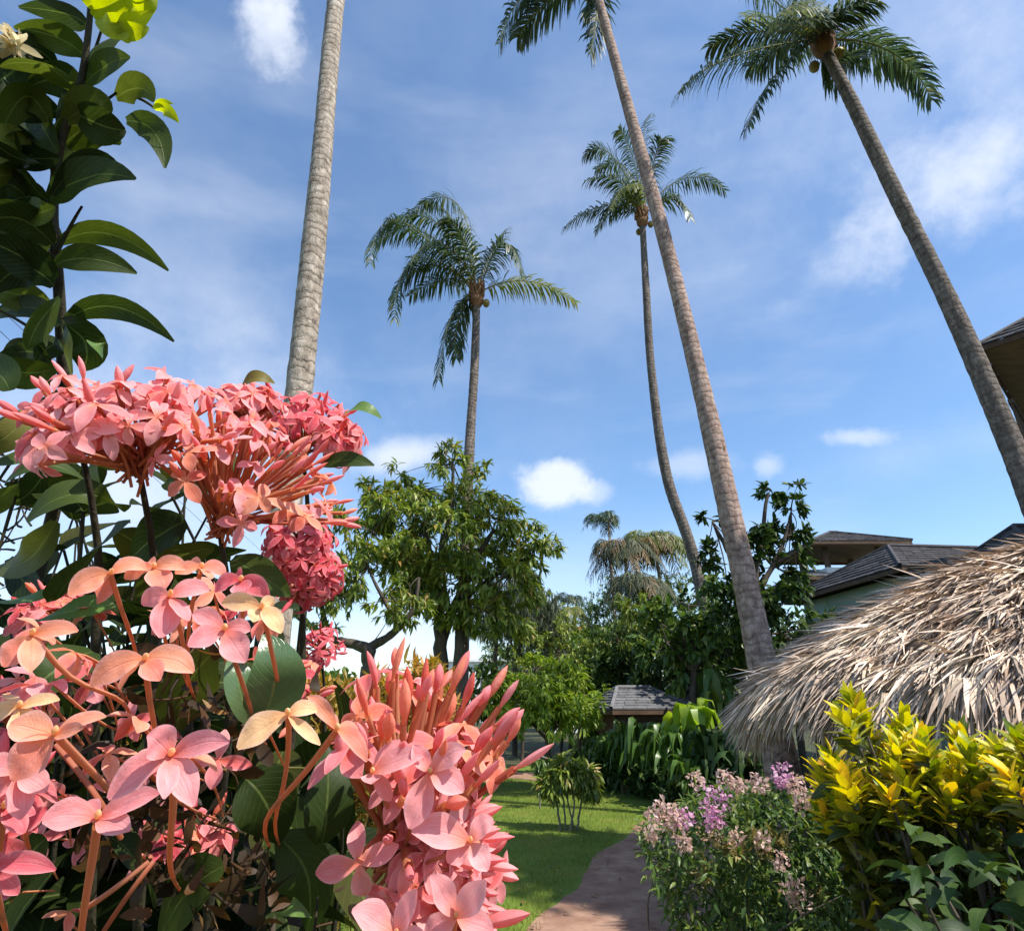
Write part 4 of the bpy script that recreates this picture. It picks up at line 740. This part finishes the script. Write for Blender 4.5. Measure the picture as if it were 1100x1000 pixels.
# two storey house whose eave enters at the right
c_ = PY(1050, 372, 10.0); root = thing('two_storey_house', A(c_[0] + 2.4, 12.0, 0), 'dark overhanging eave and balcony of a tall house entering from the right', 'house')
ez = c_[2]; rt = R(-46); hc = (c_[0] + 2.6 * math.cos(rt) - 2.4 * math.sin(rt), c_[1] + 2.6 * math.sin(rt) + 2.4 * math.cos(rt))
shingle_roof(root, 'roof', hc, 5.2, 4.8, ez, ez + 1.7, 1.5, M['roofdark'], rot=rt); walls(root, (hc[0] + .5, hc[1] + .3), 2.2, 2.0, 0, ez - .12, M['wallwhite'], rt, [(-.6, ez - 1.3, 1.0, 1.4, 3), (-.4, ez - 1.3, 1.0, 1.4, 0)])
bz = PY(1090, 425, 10)[2]; mb = MB(); W_ = lambda x, y: (hc[0] + x * math.cos(rt) - y * math.sin(rt), hc[1] + x * math.sin(rt) + y * math.cos(rt)); mb.box((*W_(-2.0, 0), bz - 1.0), (.95, 3.8, .18), rt); mb.build('balcony', M['wallwhite'], root, smooth=False)
rl = MB(); 
for y_ in np.linspace(-1.85, 1.85, 15): rl.box((*W_(-2.42, y_), bz - .48), (.04, .04, .88), rt)
rl.box((*W_(-2.42, 0), bz), (.09, 3.8, .09), rt); rl.box((*W_(-2.42, 0), bz - .8), (.05, 3.8, .06), rt); rl.build('railing', M['post'], root, smooth=False)
# white far building and terracotta roof
c_ = PY(520, 706, 60); root = thing('far_building', gnd(c_), 'long white building far away under the mango tree', 'building')
walls(root, (c_[0] + 3, c_[1]), 13, 6, 0, 5.0, M['wallwhite'], 0, [(x_, 3.0, 1.2, 1.4, 0) for x_ in np.arange(-5, 6, 2.5)]); mb = MB(); mb.box((c_[0] + 3, c_[1], 5.12), (13.6, 6.6, .22)); mb.build('roof', M['wallwhite'], root, smooth=False)
M['terra'] = rough_mat('terracotta', [(.3, (.30, .12, .06)), (.7, (.45, .2, .11))], 3)
c_ = PY(640, 680, 40); root = thing('far_house', gnd(c_), 'small distant house with an orange brown roof between the back palms', 'house')
shingle_roof(root, 'roof', (c_[0] - .5, c_[1]), 6, 5, 4.9, 6.1, 3, M['terra']); walls(root, (c_[0] - .5, c_[1]), 5, 4, 0, 4.8, M['wallwhite'], 0, [(-1, 3.6, .9, 1, 0), (1, 3.6, .9, 1, 0)])
# overhead cables at the left
for k, (p0, p1, lab) in enumerate([((-60, 285), (60, 400), 'upper of two thin overhead cables at the left edge'), ((-60, 300), (50, 420), 'lower of two thin overhead cables at the left edge')]):
    a, b_ = PY(p0[0] - 500, p0[1] - 480, 6), PY(p1[0] + 300, p1[1] + 262, 90); mb = MB(); mb.tube(bezthru(a, (a + b_) / 2 - A(0, 0, .3), b_, np.linspace(0, 1, 20)), .012, 5); tag(mb.build('overhead_cable', M['cable'], loc=a), lab, 'cable', 'overhead cables')
# ------------------------------------------------------------------ foreground flowering shrub
TOCAM = lambda p: nrm(CAM - p)
IX = A(-.42, .62, 0)
ix = thing('ixora_shrub', IX, 'large shrub with salmon pink flower heads close in the foreground', 'bush')
def petals4(mb, c, nd, size, droop=.25, roll=None, tpl=None, mat=0, k=4):
    nd = nrm(nd); a = nrm(np.cross(nd, A(.31, .77, .55))); b = np.cross(nd, a); roll = random.random() * 6.28 if roll is None else roll
    an = roll + np.arange(k) * 2 * math.pi / k + rng.normal(0, .09, k); d = np.cos(an)[:, None] * a + np.sin(an)[:, None] * b
    d = nrm(d - nd * droop * rng.uniform(-.4, 1.4, (k, 1)))
    mb.inst(PETAL if tpl is None else tpl, np.repeat(c[None], k, 0), frames(d, nd + rv(k, .12)), np.c_[size * rng.uniform(.8, 1.15, k), size * rng.uniform(.85, 1.12, k), size * rng.uniform(.4, 1.4, k)], mat)
def bud(mb, c, d, L, r, mat=0):
    t = np.linspace(0, 1, 8); bend = rv(s=.06) * L; P = c + d * L * t[:, None] + bend * (t ** 2)[:, None]
    i0 = mb.n; mb.tube(P, r * np.array([.42, .55, .85, 1.0, 1.0, .88, .58, .08]), 8, mat=mat); mb.u[-1][:, 1] *= .9 / L
def umbel(hub, axis, half, Rr, n, size, pm, budf=.2, tm='tube', flat=0.0, jit=.1, budL=1.2, tubr=.0010, tpl=None, sp=None, face=.5):
    """many long tubes from one hub; each ends in a four-petalled floret or a bud"""
    pt, tb = MB(), MB(); axis = nrm(axis); a = nrm(np.cross(axis, A(.2, .3, .9))); b = np.cross(axis, a)
    for k in range(n):
        ct = 1 - (1 - math.cos(half)) * (k + .5) / n; st_ = math.sqrt(1 - ct * ct); an = k * 2.39996 + random.gauss(0, .25)
        d = nrm(axis * ct + (a * math.cos(an) + b * math.sin(an)) * st_ + rv(s=jit)); rr = Rr * random.uniform(.82, 1.12) * (1 + flat * (1 - ct))
        e = hub + d * rr; mid = hub + d * rr * .5 + rv(s=.03) * rr + A(0, 0, .03) * rr
        P = bezthru(hub + rv(s=.004), mid, e, np.linspace(0, 1, 6)); tb.tube(P, np.array([.8, .8, .9, 1, 1.15, 1.3]) * tubr, 5)
        mi = random.randrange(len(pm)) if isinstance(pm, list) else 0
        if random.random() < budf: bud(pt, e, nrm(d + rv(s=.1)), size * budL * random.uniform(.6, 1.25), size * random.uniform(.10, .17), mi)
        else: petals4(pt, e, nrm(d + TOCAM(e) * face * random.random() + A(0, 0, .25) + rv(s=.28)), size * random.uniform(.8, 1.2), tpl=tpl, mat=mi)
    fc = pt.build('flower_cluster', pm if isinstance(pm, list) else [pm], ix); o = tb.build('flower_tubes', M[tm], fc); return fc
# big pale-pink head, upper left (A)
umbel(PD(150, 505, .31), nrm(UPV * 1 - FW * .35 - RT * .12), R(66), .044, 78, .0125, [M['petal_light'], M['petal'], M['petal_light']], .14, flat=.28, face=.7)
umbel(PD(100, 482, .33), nrm(UPV * 1 - FW * .2 - RT * .55), R(42), .036, 22, .0125, [M['petal'], M['petal_light']], .45, flat=.1)
# fan of orange tubes (B)
umbel(PD(236, 568, .33), nrm(UPV * .95 + RT * .62 - FW * .15), R(58), .060, 90, .0105, [M['petal'], M['petal_peach'], M['petal_light']], .55, flat=.02, face=.12, tubr=.0009, jit=.06)
umbel(PD(265, 455, .42), nrm(UPV * 1 + RT * .1 - FW * .1), R(60), .026, 34, .0125, [M['petal_light'], M['petal']], .3)
# head behind at the upper right (C)
umbel(PD(325, 482, .50), nrm(UPV * 1 + RT * .15 - FW * .3), R(85), .046, 60, .0130, M['petal_red'], .25, tpl=PETAL_S)
umbel(PD(352, 478, .49), nrm(UPV * .5 + RT * .8 - FW * .3), R(70), .026, 34, .0120, M['petal'], .25, tpl=PETAL_S)
# hanging deep pink head (D)
umbel(PD(318, 585, .47), nrm(-UPV * .15 + RT * .65 - FW * .6), R(85), .026, 50, .0115, M['petal_red'], .15, tpl=PETAL_S)
umbel(PD(333, 615, .47), nrm(-UPV * .55 + RT * .45 - FW * .6), R(88), .024, 50, .0115, M['petal_red'], .15, tpl=PETAL_S)
umbel(PD(345, 700, .75), nrm(UPV * .8 - FW * .4), R(80), .028, 36, .0120, M['petal_red'], .2, tpl=PETAL_S)
# big head, lower right (E)
HE = PD(424, 922, .235)
umbel(HE, nrm(UPV * 1.0 + RT * .28 - FW * .05), R(34), .062, 64, .0130, [M['petal'], M['petal_light'], M['petal_peach']], .72, budL=1.15, jit=.10, tubr=.0011, face=.2)
umbel(HE, nrm(UPV * .42 + RT * .95 - FW * .10), R(44), .031, 84, .0122, [M['petal_light'], M['petal'], M['petal']], .45, budL=1.2, jit=.14, tubr=.0011)
umbel(HE + UPV * .012, nrm(UPV * .35 + RT * .55 - FW * .65), R(46), .034, 20, .0130, [M['petal_light'], M['petal']], .25, face=.9, tubr=.0014)
umbel(PD(450, 1000, .22), nrm(UPV * .1 + RT * .6 - FW * .5), R(62), .024, 24, .0140, [M['petal_light'], M['petal']], .35, face=.9, tubr=.0014)
umbel(PD(500, 935, .25), nrm(UPV * .1 + RT * .6 - FW * .5), R(70), .012, 14, .0150, M['petal'], .35, face=.9, tubr=.0014)
# red-pink masses at the left edge
umbel(PD(-25, 890, .20), nrm(UPV * .9 + RT * .4 - FW * .4), R(60), .020, 16, .0140, M['petal_red'], .2, face=.8)
def hpetal(mb, c, tip, dc, dt, wpx, arch=0, nvec=None, out=0.0):
    a, b = PD(c[0], c[1], dc), PD(tip[0], tip[1], dt); m = (a + b) / 2 + UPV * arch * dc / F - FW * out * dc / F
    nv = nrm(TOCAM(m) + rv(s=.2) + (A(0, 0, .35) if nvec is None else nvec)); strip_leaf(mb, a, m, b, wpx * dc / F, nv, fold=.10, n=12, p=1.1, q=.72, cup=.22, wave=.09)
def floret(c, d, pet, stem=None, mat='petal_peach', sd=.01, tr=.0011):
    """one near floret: pet = (tip x, tip y, width px, depth shift, arch)"""
    mb = MB()
    for (x, y, w_, dd, ar) in pet: hpetal(mb, c, (x, y), d, d + dd, w_, ar)
    fl_ = mb.build('floret', M[mat], ix)
    tb = MB(); p = PD(c[0], c[1], d)
    if stem is None: stem = [(c[0] + random.uniform(-15, 25), c[1] + 60)]
    pts = [p + FW * .0005] + [PD(x, y, d + sd * (k + 1)) for k, (x, y) in enumerate(stem)]; q_ = stem[-1]; pts.append(PD(q_[0] + 6, q_[1] + 26, d + sd * len(stem) + .06)); pts.append(PD(q_[0] + 16, q_[1] + 40, d + sd * len(stem) + .16))
    if len(pts) == 2: P = bezthru(pts[0], (pts[0] + pts[1]) / 2 + rv(s=.001), pts[1], np.linspace(0, 1, 8))
    else:
        tt = np.linspace(0, len(pts) - 1, 14); pts = np.array(pts); P = np.stack([np.interp(tt, range(len(pts)), pts[:, i]) for i in range(3)], 1)
        for _ in range(3): P[1:-1] = (P[:-2] + 2 * P[1:-1] + P[2:]) / 4
    tb.tube(P, np.linspace(.75, .45, len(P)) * tr, 7); tb.build('flower_tube', M['tube'], fl_)
    mid = MB(); bud(mid, p, nrm(TOCAM(p) + A(0, 0, .6)), .0035, .0008); mid.build('stamen', M['petal_yellow'], fl_)
floret((118, 617), .20, [(74, 640, 26, -.008, 6), (104, 648, 22, .004, 2), (158, 612, 18, .004, 8), (150, 606, 16, .02, 4)], [(130, 655), (142, 684)])
floret((165, 610), .205, [(134, 622, 18, 0, 4), (176, 634, 26, -.008, 0), (200, 612, 18, 0, 6), (160, 603, 12, .015, 3)], [(172, 660), (180, 700)])
floret((216, 610), .21, [(188, 616, 15, -.004, 3), (242, 619, 18, 0, 5), (226, 622, 16, -.01, 0), (205, 603, 12, .012, 2)], [(205, 650), (200, 700)])
floret((182, 641), .185, [(153, 650, 22, 0, 5), (172, 685, 30, -.006, 0), (225, 634, 22, .004, 5), (203, 667, 18, -.004, 0)], [(196, 680), (200, 720)], 'petal')
floret((241, 677), .175, [(207, 659, 21, .003, 4), (202, 694, 24, -.006, 2), (264, 711, 30, -.004, 0), (269, 677, 20, .003, 3)], [(252, 710), (270, 760)], 'petal')
floret((258, 624), .20, [(231, 636, 20, 0, 5), (262, 640, 22, -.006, 0), (289, 641, 22, 0, 5), (255, 614, 14, .012, 2)], [(262, 660), (258, 700)], 'petal_red')
floret((281, 653), .185, [(238, 648, 21, 0, 4), (272, 668, 20, -.004, 0), (302, 680, 22, -.002, 3), (293, 652, 20, .004, 3)], [(290, 690), (300, 740)], 'petal_yellow')
floret((34, 682), .17, [(84, 678, 20, .002, 4), (3, 716, 28, -.004, 0), (32, 722, 24, -.006, 0), (60, 690, 18, .008, 2)], [(75, 735), (135, 748)])
floret((155, 709), .165, [(98, 737, 30, -.004, 8), (172, 731, 24, -.006, 0), (208, 722, 30, .002, 8), (130, 740, 24, .008, 3)], [(160, 750), (168, 790)], 'petal_peach', tr=.0012)
floret((20, 760), .165, [(64, 752, 17, .0, 3), (-10, 770, 20, 0, 2), (30, 790, 26, -.004, 0), (5, 745, 14, .01, 0)], None, 'petal_yellow')
floret((58, 790), .145, [(114, 770, 20, .002, 5), (14, 838, 40, -.004, 4), (10, 778, 34, .0, 2), (90, 782, 18, -.006, 0)], [(90, 820), (125, 855)], 'petal_peach', tr=.0013)
floret((20, 830), .15, [(-30, 870, 36, 0, 2), (22, 880, 26, -.003, 0), (50, 850, 26, 0, 2), (-20, 820, 26, 0, 2)], None, 'petal')
floret((183, 812), .135, [(158, 790, 36, -.004, 4), (246, 797, 26, -.002, 6), (208, 866, 30, -.008, 4), (116, 858, 34, -.004, 6), (176, 858, 22, -.01, 0)], [(188, 860), (180, 920)], 'petal', tr=.0013)
floret((104, 880), .14, [(45, 882, 32, -.004, 6), (172, 852, 26, 0, 4), (140, 892, 26, -.006, 0), (95, 860, 20, .006, 0)], [(98, 930), (84, 1010)], 'petal', tr=.0014)
floret((4, 868), .155, [(26, 895, 22, -.003, 0), (-24, 885, 26, 0, 0), (12, 850, 20, 0, 0), (38, 874, 18, .003, 0)], None, 'petal_red')
floret((-12, 930), .15, [(60, 934, 22, 0, 6), (-40, 950, 24, 0, 0), (20, 960, 20, .004, 0), (0, 915, 16, .004, 0)], None, 'petal_red')
floret((309, 768), .165, [(255, 804, 32, -.004, 4), (341, 764, 18, .002, 5), (344, 800, 14, -.003, 0), (296, 774, 16, .006, 0)], [(311, 800), (305, 850), (292, 880)], 'petal_yellow')
floret((362, 784), .17, [(331, 748, 17, 0, 5), (394, 818, 20, 0, 8), (385, 790, 17, .004, 4), (350, 765, 14, .006, 0)], [(325, 835), (280, 878)], 'petal_peach', tr=.0013)
floret((400, 830), .20, [(399, 842, 22, -.004, 0), (455, 812, 26, -.004, 4), (430, 795, 18, .004, 2), (420, 860, 18, .002, 0)], [(420, 870), (422, 910)], 'petal_light')
floret((462, 830), .195, [(440, 890, 30, -.006, 0), (500, 805, 24, .0, 6), (498, 850, 30, -.003, 2), (444, 800, 20, .004, 0)], [(450, 870), (430, 915)], 'petal_light')
floret((505, 905), .195, [(442, 893, 34, -.006, 6), (524, 935, 24, -.004, 0), (530, 880, 24, .002, 4), (480, 925, 26, -.002, 0)], [(480, 920), (440, 930)], 'petal_light')
floret((490, 985), .18, [(462, 940, 28, -.003, 2), (522, 945, 28, -.003, 0), (455, 1010, 30, 0, 0), (530, 1000, 28, 0, 0)], None, 'petal_light')
floret((425, 1005), .175, [(378, 978, 34, -.003, 4), (448, 955, 26, 0, 0), (460, 1015, 26, 0, 0), (400, 1030, 30, 0, 0)], None, 'petal_light')
# looser florets behind, caught at odd angles
ctrs = [(40, 720, 40, 30), (110, 690, 60, 30), (60, 820, 40, 50), (140, 760, 60, 40), (20, 900, 30, 40), (230, 650, 30, 20), (130, 845, 40, 25), (200, 800, 40, 30), (270, 700, 25, 25)]
for k in range(46):
    c0 = ctrs[k % len(ctrs)]; px, py = random.gauss(c0[0], c0[2]), random.gauss(c0[1], c0[3])
    if py < 612 or px > 300: continue
    d_ = random.uniform(.21, .30); c = PD(px, py, d_); nd = nrm(rv(s=.6) + A(.1, -.1, .8)); mb = MB()
    petals4(mb, c, nd, random.uniform(.0085, .0125), droop=random.uniform(.1, .9)); f_ = mb.build('floret', M[random.choice(['petal', 'petal_peach', 'petal_red', 'petal_peach', 'petal'])], ix)
    tb = MB(); e_ = c - nd * .012 + A(0, .035, -.012) + rv(s=.004); tb.tube(bezthru(c - nd * .0004, (c + e_) / 2 + rv(s=.0015), e_, np.linspace(0, 1, 7)), np.linspace(.0006, .0004, 7), 6); tb.build('flower_tube', M['tube'], f_)
for (px, py, d_, n_) in [(60, 640, .42, 20), (20, 760, .34, 16), (200, 900, .30, 18), (330, 720, .40, 14)]:
    umbel(PD(px, py + 30, d_), nrm(UPV * .9 - FW * .4 + rv(s=.3)), R(60), .024, n_, .0115, [M['petal'], M['petal_red'], M['petal_peach']], .4, face=.3, tubr=.0008)
# spent tubes in the shade under the flowers
for sp_c in [(150, 850, 40, 26), (270, 950, 60, 36), (215, 770, 45, 40), (160, 910, 45, 40)]:
  tb = MB()
  for k in range(90):
    px, py = random.gauss(sp_c[0], sp_c[2]), random.gauss(sp_c[1], sp_c[3]); d_ = random.uniform(.23, .34)
    a = PD(px, py, d_); dr = nrm(rv() + A(0, -.2, .5))
    if k % 5: strip_leaf(tb, a, a + dr * .006 + rv(s=.001), a + dr * .012 + rv(s=.003), random.uniform(.003, .007), rv(), n=4, across=2); continue
    tb.tube(bezthru(a, a + dr * .011 + rv(s=.002), a + dr * random.uniform(.015, .028), np.linspace(0, 1, 5)), np.array([.6, .7, .8, 1.0, 1.3]) * .0006, 5)
  tag(tb.build('spent_flowers', M['debris'], ix), kind='stuff')
tb = MB()
for (p0, p1, p2) in [((90, 975), (115, 960), (160, 925)), ((105, 1010), (135, 965), (165, 925)), ((60, 800), (100, 850), (130, 900))]:
    tb.tube(bezthru(PD(*p0, .19), PD(*p1, .185), PD(*p2, .19), np.linspace(0, 1, 9)), .0008, 6)
tb.build('flower_stalks', M['tube'], ix)
# leaves placed by hand: base, mid, tip, width px, depth base/tip
def hleaf(mb, b0, m0, t0, w_, d0=.4, d1=None, n0=None, fold=.18, mat=0):
    d1 = d0 if d1 is None else d1; a, m, c = PD(*b0, d0), PD(*m0, (d0 + d1) / 2 - .006), PD(*t0, d1)
    nv = TOCAM(m) + (A(0, 0, .8) if n0 is None else n0); strip_leaf(mb, a, m, c, w_ * d0 / F, nrm(nv), fold=fold, n=12, across=4)
lf = MB()
for L_ in [((60, 645), (95, 600), (140, 560), 62, .33), ((150, 640), (190, 600), (230, 590), 46, .34), ((30, 560), (80, 530), (130, 545), 40, .36), ((5, 520), (45, 500), (90, 515), 30, .40), ((250, 600), (280, 618), (312, 640), 36, .34), ((200, 560), (170, 575), (140, 600), 50, .36),
           ((262, 835), (285, 860), (300, 905), 66, .25), ((345, 905), (352, 860), (350, 800), 56, .26), ((335, 930), (315, 890), (270, 865), 60, .28), ((120, 900), (150, 930), (165, 975), 44, .24), ((60, 560), (30, 600), (-5, 610), 40, .38),
           ((300, 900), (330, 940), (330, 1000), 60, .27), ((10, 420), (-5, 400), (-40, 395), 44, .40), ((30, 440), (5, 470), (-30, 480), 30, .42), ((60, 480), (30, 490), (-20, 500), 26, .44), ((250, 520), (240, 490), (228, 470), 26, .40), ((100, 700), (60, 720), (20, 760), 60, .26), ((50, 900), (20, 930), (-20, 980), 50, .25),
           ((230, 700), (200, 740), (190, 790), 60, .28), ((240, 930), (200, 960), (170, 1010), 60, .27), ((345, 500), (372, 494), (402, 500), 20, .47), ((260, 415), (275, 405), (295, 412), 18, .42), ((95, 540), (100, 500), (110, 470), 40, .40)]:
    b0, m0, t0, w_, d0 = L_; hleaf(lf, b0, m0, t0, w_, d0, d0 + random.uniform(-.03, .03), rv(s=.45) + A(0, 0, .45))
lf.build('foliage', M['ixleaf'], ix)
lf = MB()
hleaf(lf, (276, 780), (296, 730), (284, 681), 60, .215, .21, A(.2, 0, .3)); hleaf(lf, (266, 775), (258, 738), (248, 703), 36, .23, .23, A(.4, 0, .5))
lf.build('glossy_leaf', M['ixgloss'], ix)
lf = MB()
for L_ in [((36, 668), (80, 655), (124, 650), 42, .30), ((-5, 646), (30, 644), (62, 630), 18, .33), ((372, 444), (390, 438), (410, 450), 22, .46), ((110, 385), (104, 370), (98, 372), 20, .38), ((350, 800), (375, 790), (380, 830), 26, .3), ((300, 985), (312, 975), (335, 985), 22, .22)]:
    lf = MB(); hleaf(lf, *L_, n0=A(.3, 0, 1.0)); lf.build('lit_leaf', M['ixleaf_l'], ix)
# the body of the shrub: leaf pairs along many stems, all the way down
st = MB(); fo = MB()
ends = []
def in_body(px, py):
    if py < 600: return px < 245 and not (px < 60 and py < 640)
    if py < 700: return px < 318 and px > 30
    if py < 800: return px < 340
    return px < 372
k = 0
while k < 230:
    py = random.uniform(500, 1250); px = random.uniform(-220, 380)
    if not in_body(px, py): continue
    d_ = random.uniform(.40, .95); e = PD(px, py, d_)
    if e[2] < .25: continue
    ends.append(e); k += 1
for hub in [PD(150, 508, .315), PD(236, 570, .332), PD(325, 484, .50), PD(318, 585, .47), PD(345, 703, .75), HE + FW * .003, PD(450, 1003, .23), PD(85, 473, .33)]:
    q = IX + rv(s=.10) * A(1, 1, 0); dn = hub + A(0, .05, -.09) ; P = np.vstack([bezthru(q, (q + dn) / 2 + A(0, .16, .05) + rv(s=.03), dn, np.linspace(0, 1, 8)), bezthru(dn, (dn + hub) / 2 + A(0, .01, -.004), hub, np.linspace(0, 1, 5))[1:]]); st.tube(P, np.linspace(.005, .0014, len(P)), 6)
for e in ends:
    q = IX + rv(s=.13) * A(1, 1, 0) + A(0, .12, 0); P = bezthru(q, (q + e) / 2 + rv(s=.06) + A(0, .12, .1), e, np.linspace(0, 1, 12)); st.tube(P, np.linspace(.005, .0012, 12), 5)
    for j in range(4, 12):
        t_ = nrm(P[min(j + 1, 11)] - P[j - 1]); a = nrm(np.cross(t_, rv()))
        for s_ in (-1, 1):
            d2 = nrm(a * s_ + t_ * .5 + rv(s=.25)); dist = np.linalg.norm(P[j] - CAM)
            if dist < .34 : continue
            pp = CAM + 0 * P[j]; r_ = P[j] + d2 * .03 - CAM; u_ = r_ @ RT / (r_ @ FW); v_ = r_ @ UPV / (r_ @ FW); X_, Y_ = 550 + F * u_, 500 - F * v_
            if r_ @ FW > .02 and (X_ > 385 or (Y_ < 640 and X_ > 250) or (Y_ < 780 and X_ > 318) or (Y_ < 480)): continue
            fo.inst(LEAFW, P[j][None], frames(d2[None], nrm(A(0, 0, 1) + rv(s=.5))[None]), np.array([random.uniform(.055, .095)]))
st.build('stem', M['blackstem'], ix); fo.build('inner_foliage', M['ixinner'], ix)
# ------------------------------------------------------------------ tall leafy shoot, upper left
SH = A(-.62, .62, 0)
sh = thing('tall_shrub', SH, 'tall dark leafy shrub with yellow young leaves at the top left, above the salmon flowers', 'bush')
st = MB(); pts = np.array([SH, A(-.50, .60, .9), PD(75, 520, .52), PD(68, 400, .50), PD(63, 300, .485), PD(56, 230, .48), PD(62, 160, .47), PD(88, 90, .46), PD(97, 20, .46), PD(100, -60, .46)])
tt = np.linspace(0, len(pts) - 1, 50); P = np.stack([np.interp(tt, range(len(pts)), pts[:, i]) for i in range(3)], 1)
for _ in range(3): P[1:-1] = (P[:-2] + 2 * P[1:-1] + P[2:]) / 4
st.tube(P, np.linspace(.006, .0016, 50), 8)
for a_, b_ in [((63, 175), (20, 60)), ((70, 150), (125, 100)), ((62, 270), (88, 222)), ((60, 280), (-20, 200)), ((66, 380), (-10, 330)), ((80, 120), (110, 30)), ((50, 240), (-20, 100)), ((125, 100), (168, 118)), ((66, 420), (-30, 560)), ((60, 460), (10, 520)), ((20, 520), (-10, 620))]:
    A0, B0 = PD(*a_, .48), PD(*b_, .47); st.tube(bezthru(A0, (A0 + B0) / 2 + A(0, 0, .004), B0, np.linspace(0, 1, 7)), np.linspace(.0016, .0009, 7), 6)
for k in range(40):   # bare twigs against the sky in the gap
    a_ = (random.uniform(-10, 40), random.uniform(470, 640)); A0 = PD(*a_, .6); B0 = PD(a_[0] + random.uniform(-40, 40), a_[1] + random.uniform(-50, 10), .62); st.tube(bezthru(A0, (A0 + B0) / 2 + rv(s=.004), B0, np.linspace(0, 1, 6)), np.linspace(.0012, .0006, 6), 4)
st.build('stem', M['blackstem'], sh)
lf = MB()
SL = [((70, 345), (125, 330), (187, 367), 26, A(0, 0, -.2)), ((64, 261), (120, 252), (181, 291), 26, A(0, 0, -.1)), ((60, 284), (100, 278), (147, 294), 30, A(0, 0, .3)), ((52, 216), (96, 190), (146, 193), 42, A(0, 0, .5)), ((136, 130), (166, 142), (177, 181), 28, A(0, 0, 0)), ((56, 210), (95, 172), (132, 186), 22, A(0, 0, 0)),
      ((52, 178), (24, 150), (-8, 102), 36, None), ((52, 228), (25, 215), (-15, 195), 44, None), ((56, 262), (20, 235), (-20, 240), 44, None), ((60, 300), (22, 275), (-15, 258), 40, None), ((62, 340), (25, 318), (-20, 312), 38, None), ((64, 350), (30, 330), (-15, 345), 26, None),
      ((68, 346), (92, 370), (88, 398), 46, None), ((66, 350), (70, 380), (78, 402), 36, None), ((60, 395), (20, 400), (-20, 385), 34, None), ((66, 160), (95, 140), (130, 155), 40, None), ((66, 150), (80, 110), (100, 85), 36, None), ((80, 120), (110, 135), (135, 140), 40, None), ((92, 90), (115, 70), (140, 62), 28, None), ((90, 80), (105, 50), (130, 40), 34, None),
      ((62, 165), (40, 130), (20, 115), 38, None), ((60, 190), (80, 150), (84, 120), 40, None), ((85, 95), (60, 85), (30, 95), 36, None), ((84, 100), (45, 70), (0, 72), 40, None), ((90, 60), (60, 40), (15, 30), 30, None), ((96, 30), (70, 15), (20, 8), 26, None), ((64, 170), (30, 170), (-10, 165), 26, None), ((125, 105), (150, 95), (165, 110), 30, None), ((30, 60), (10, 80), (-20, 95), 46, None), ((70, 130), (100, 115), (118, 125), 40, None),
      ((66, 420), (40, 450), (0, 450), 34, None), ((62, 470), (40, 520), (10, 540), 30, None), ((20, 520), (-10, 540), (-40, 560), 34, None), ((10, 600), (30, 630), (50, 640), 30, None), ((-10, 640), (10, 660), (40, 668), 34, None), ((56, 250), (30, 262), (5, 300), 40, None), ((50, 215), (20, 180), (5, 150), 40, None), ((102, -10), (130, -20), (160, 0), 30, None), ((64, 320), (40, 350), (30, 375), 26, None), ((100, 10), (80, -10), (40, -15), 34, None)]
for k in range(22):
    y0 = random.uniform(60, 430); x0 = random.uniform(20, 66); l_ = random.uniform(50, 80); sg = -1 if random.random() < .8 else .45
    SL.append(((x0, y0), (x0 + sg * l_ * .5, y0 - 12 + random.gauss(0, 8)), (x0 + sg * l_, y0 + random.gauss(0, 16)), random.uniform(26, 40), None))
for k, (b0, m0, t0, w_, nv) in enumerate(SL):
    hleaf(lf, b0, m0, t0, w_, .475 + .012 * math.sin(k * 2.1), .47 + .03 * math.sin(k * 1.3), nv if nv is not None else rv(s=.6) + A(0, 0, -.1), fold=.25)
lf.build('foliage', M['shoot'], sh)
lf = MB()
for (b0, m0, t0, w_) in [((100, 18), (125, 0), (150, -18), 40), ((104, 22), (130, 28), (165, 12), 34), ((118, 30), (140, 34), (160, 30), 26), ((98, 10), (95, -5), (88, -15), 24), ((166, 118), (178, 118), (192, 132), 20), ((166, 115), (174, 110), (186, 112), 10), ((140, 10), (155, 5), (168, -10), 30), ((125, 32), (134, 40), (140, 46), 16)]:
    lf = MB(); hleaf(lf, b0, m0, t0, w_ * .7, .455, .45, rv(s=.3) + A(.2, 0, -.3)); lf.build('young_leaf', M['ixyellow'], sh)
cf = MB(); hb_ = PD(15, 55, .45)
for k in range(26):
    d2 = nrm(rv() + A(.1, -.5, .5)); strip_leaf(cf, hb_ + rv(s=.003), hb_ + d2 * .009 + A(0, 0, .003), hb_ + d2 * .019 - A(0, 0, .003), .0055, rv(), n=5, across=2)
cf.build('flower_cluster', M['petal_cream'], sh)
cf = MB(); petals4(cf, PD(12, 190, .5), nrm(A(0, -1, .4)), .008); cf.build('flower', M['petal_light'], sh)
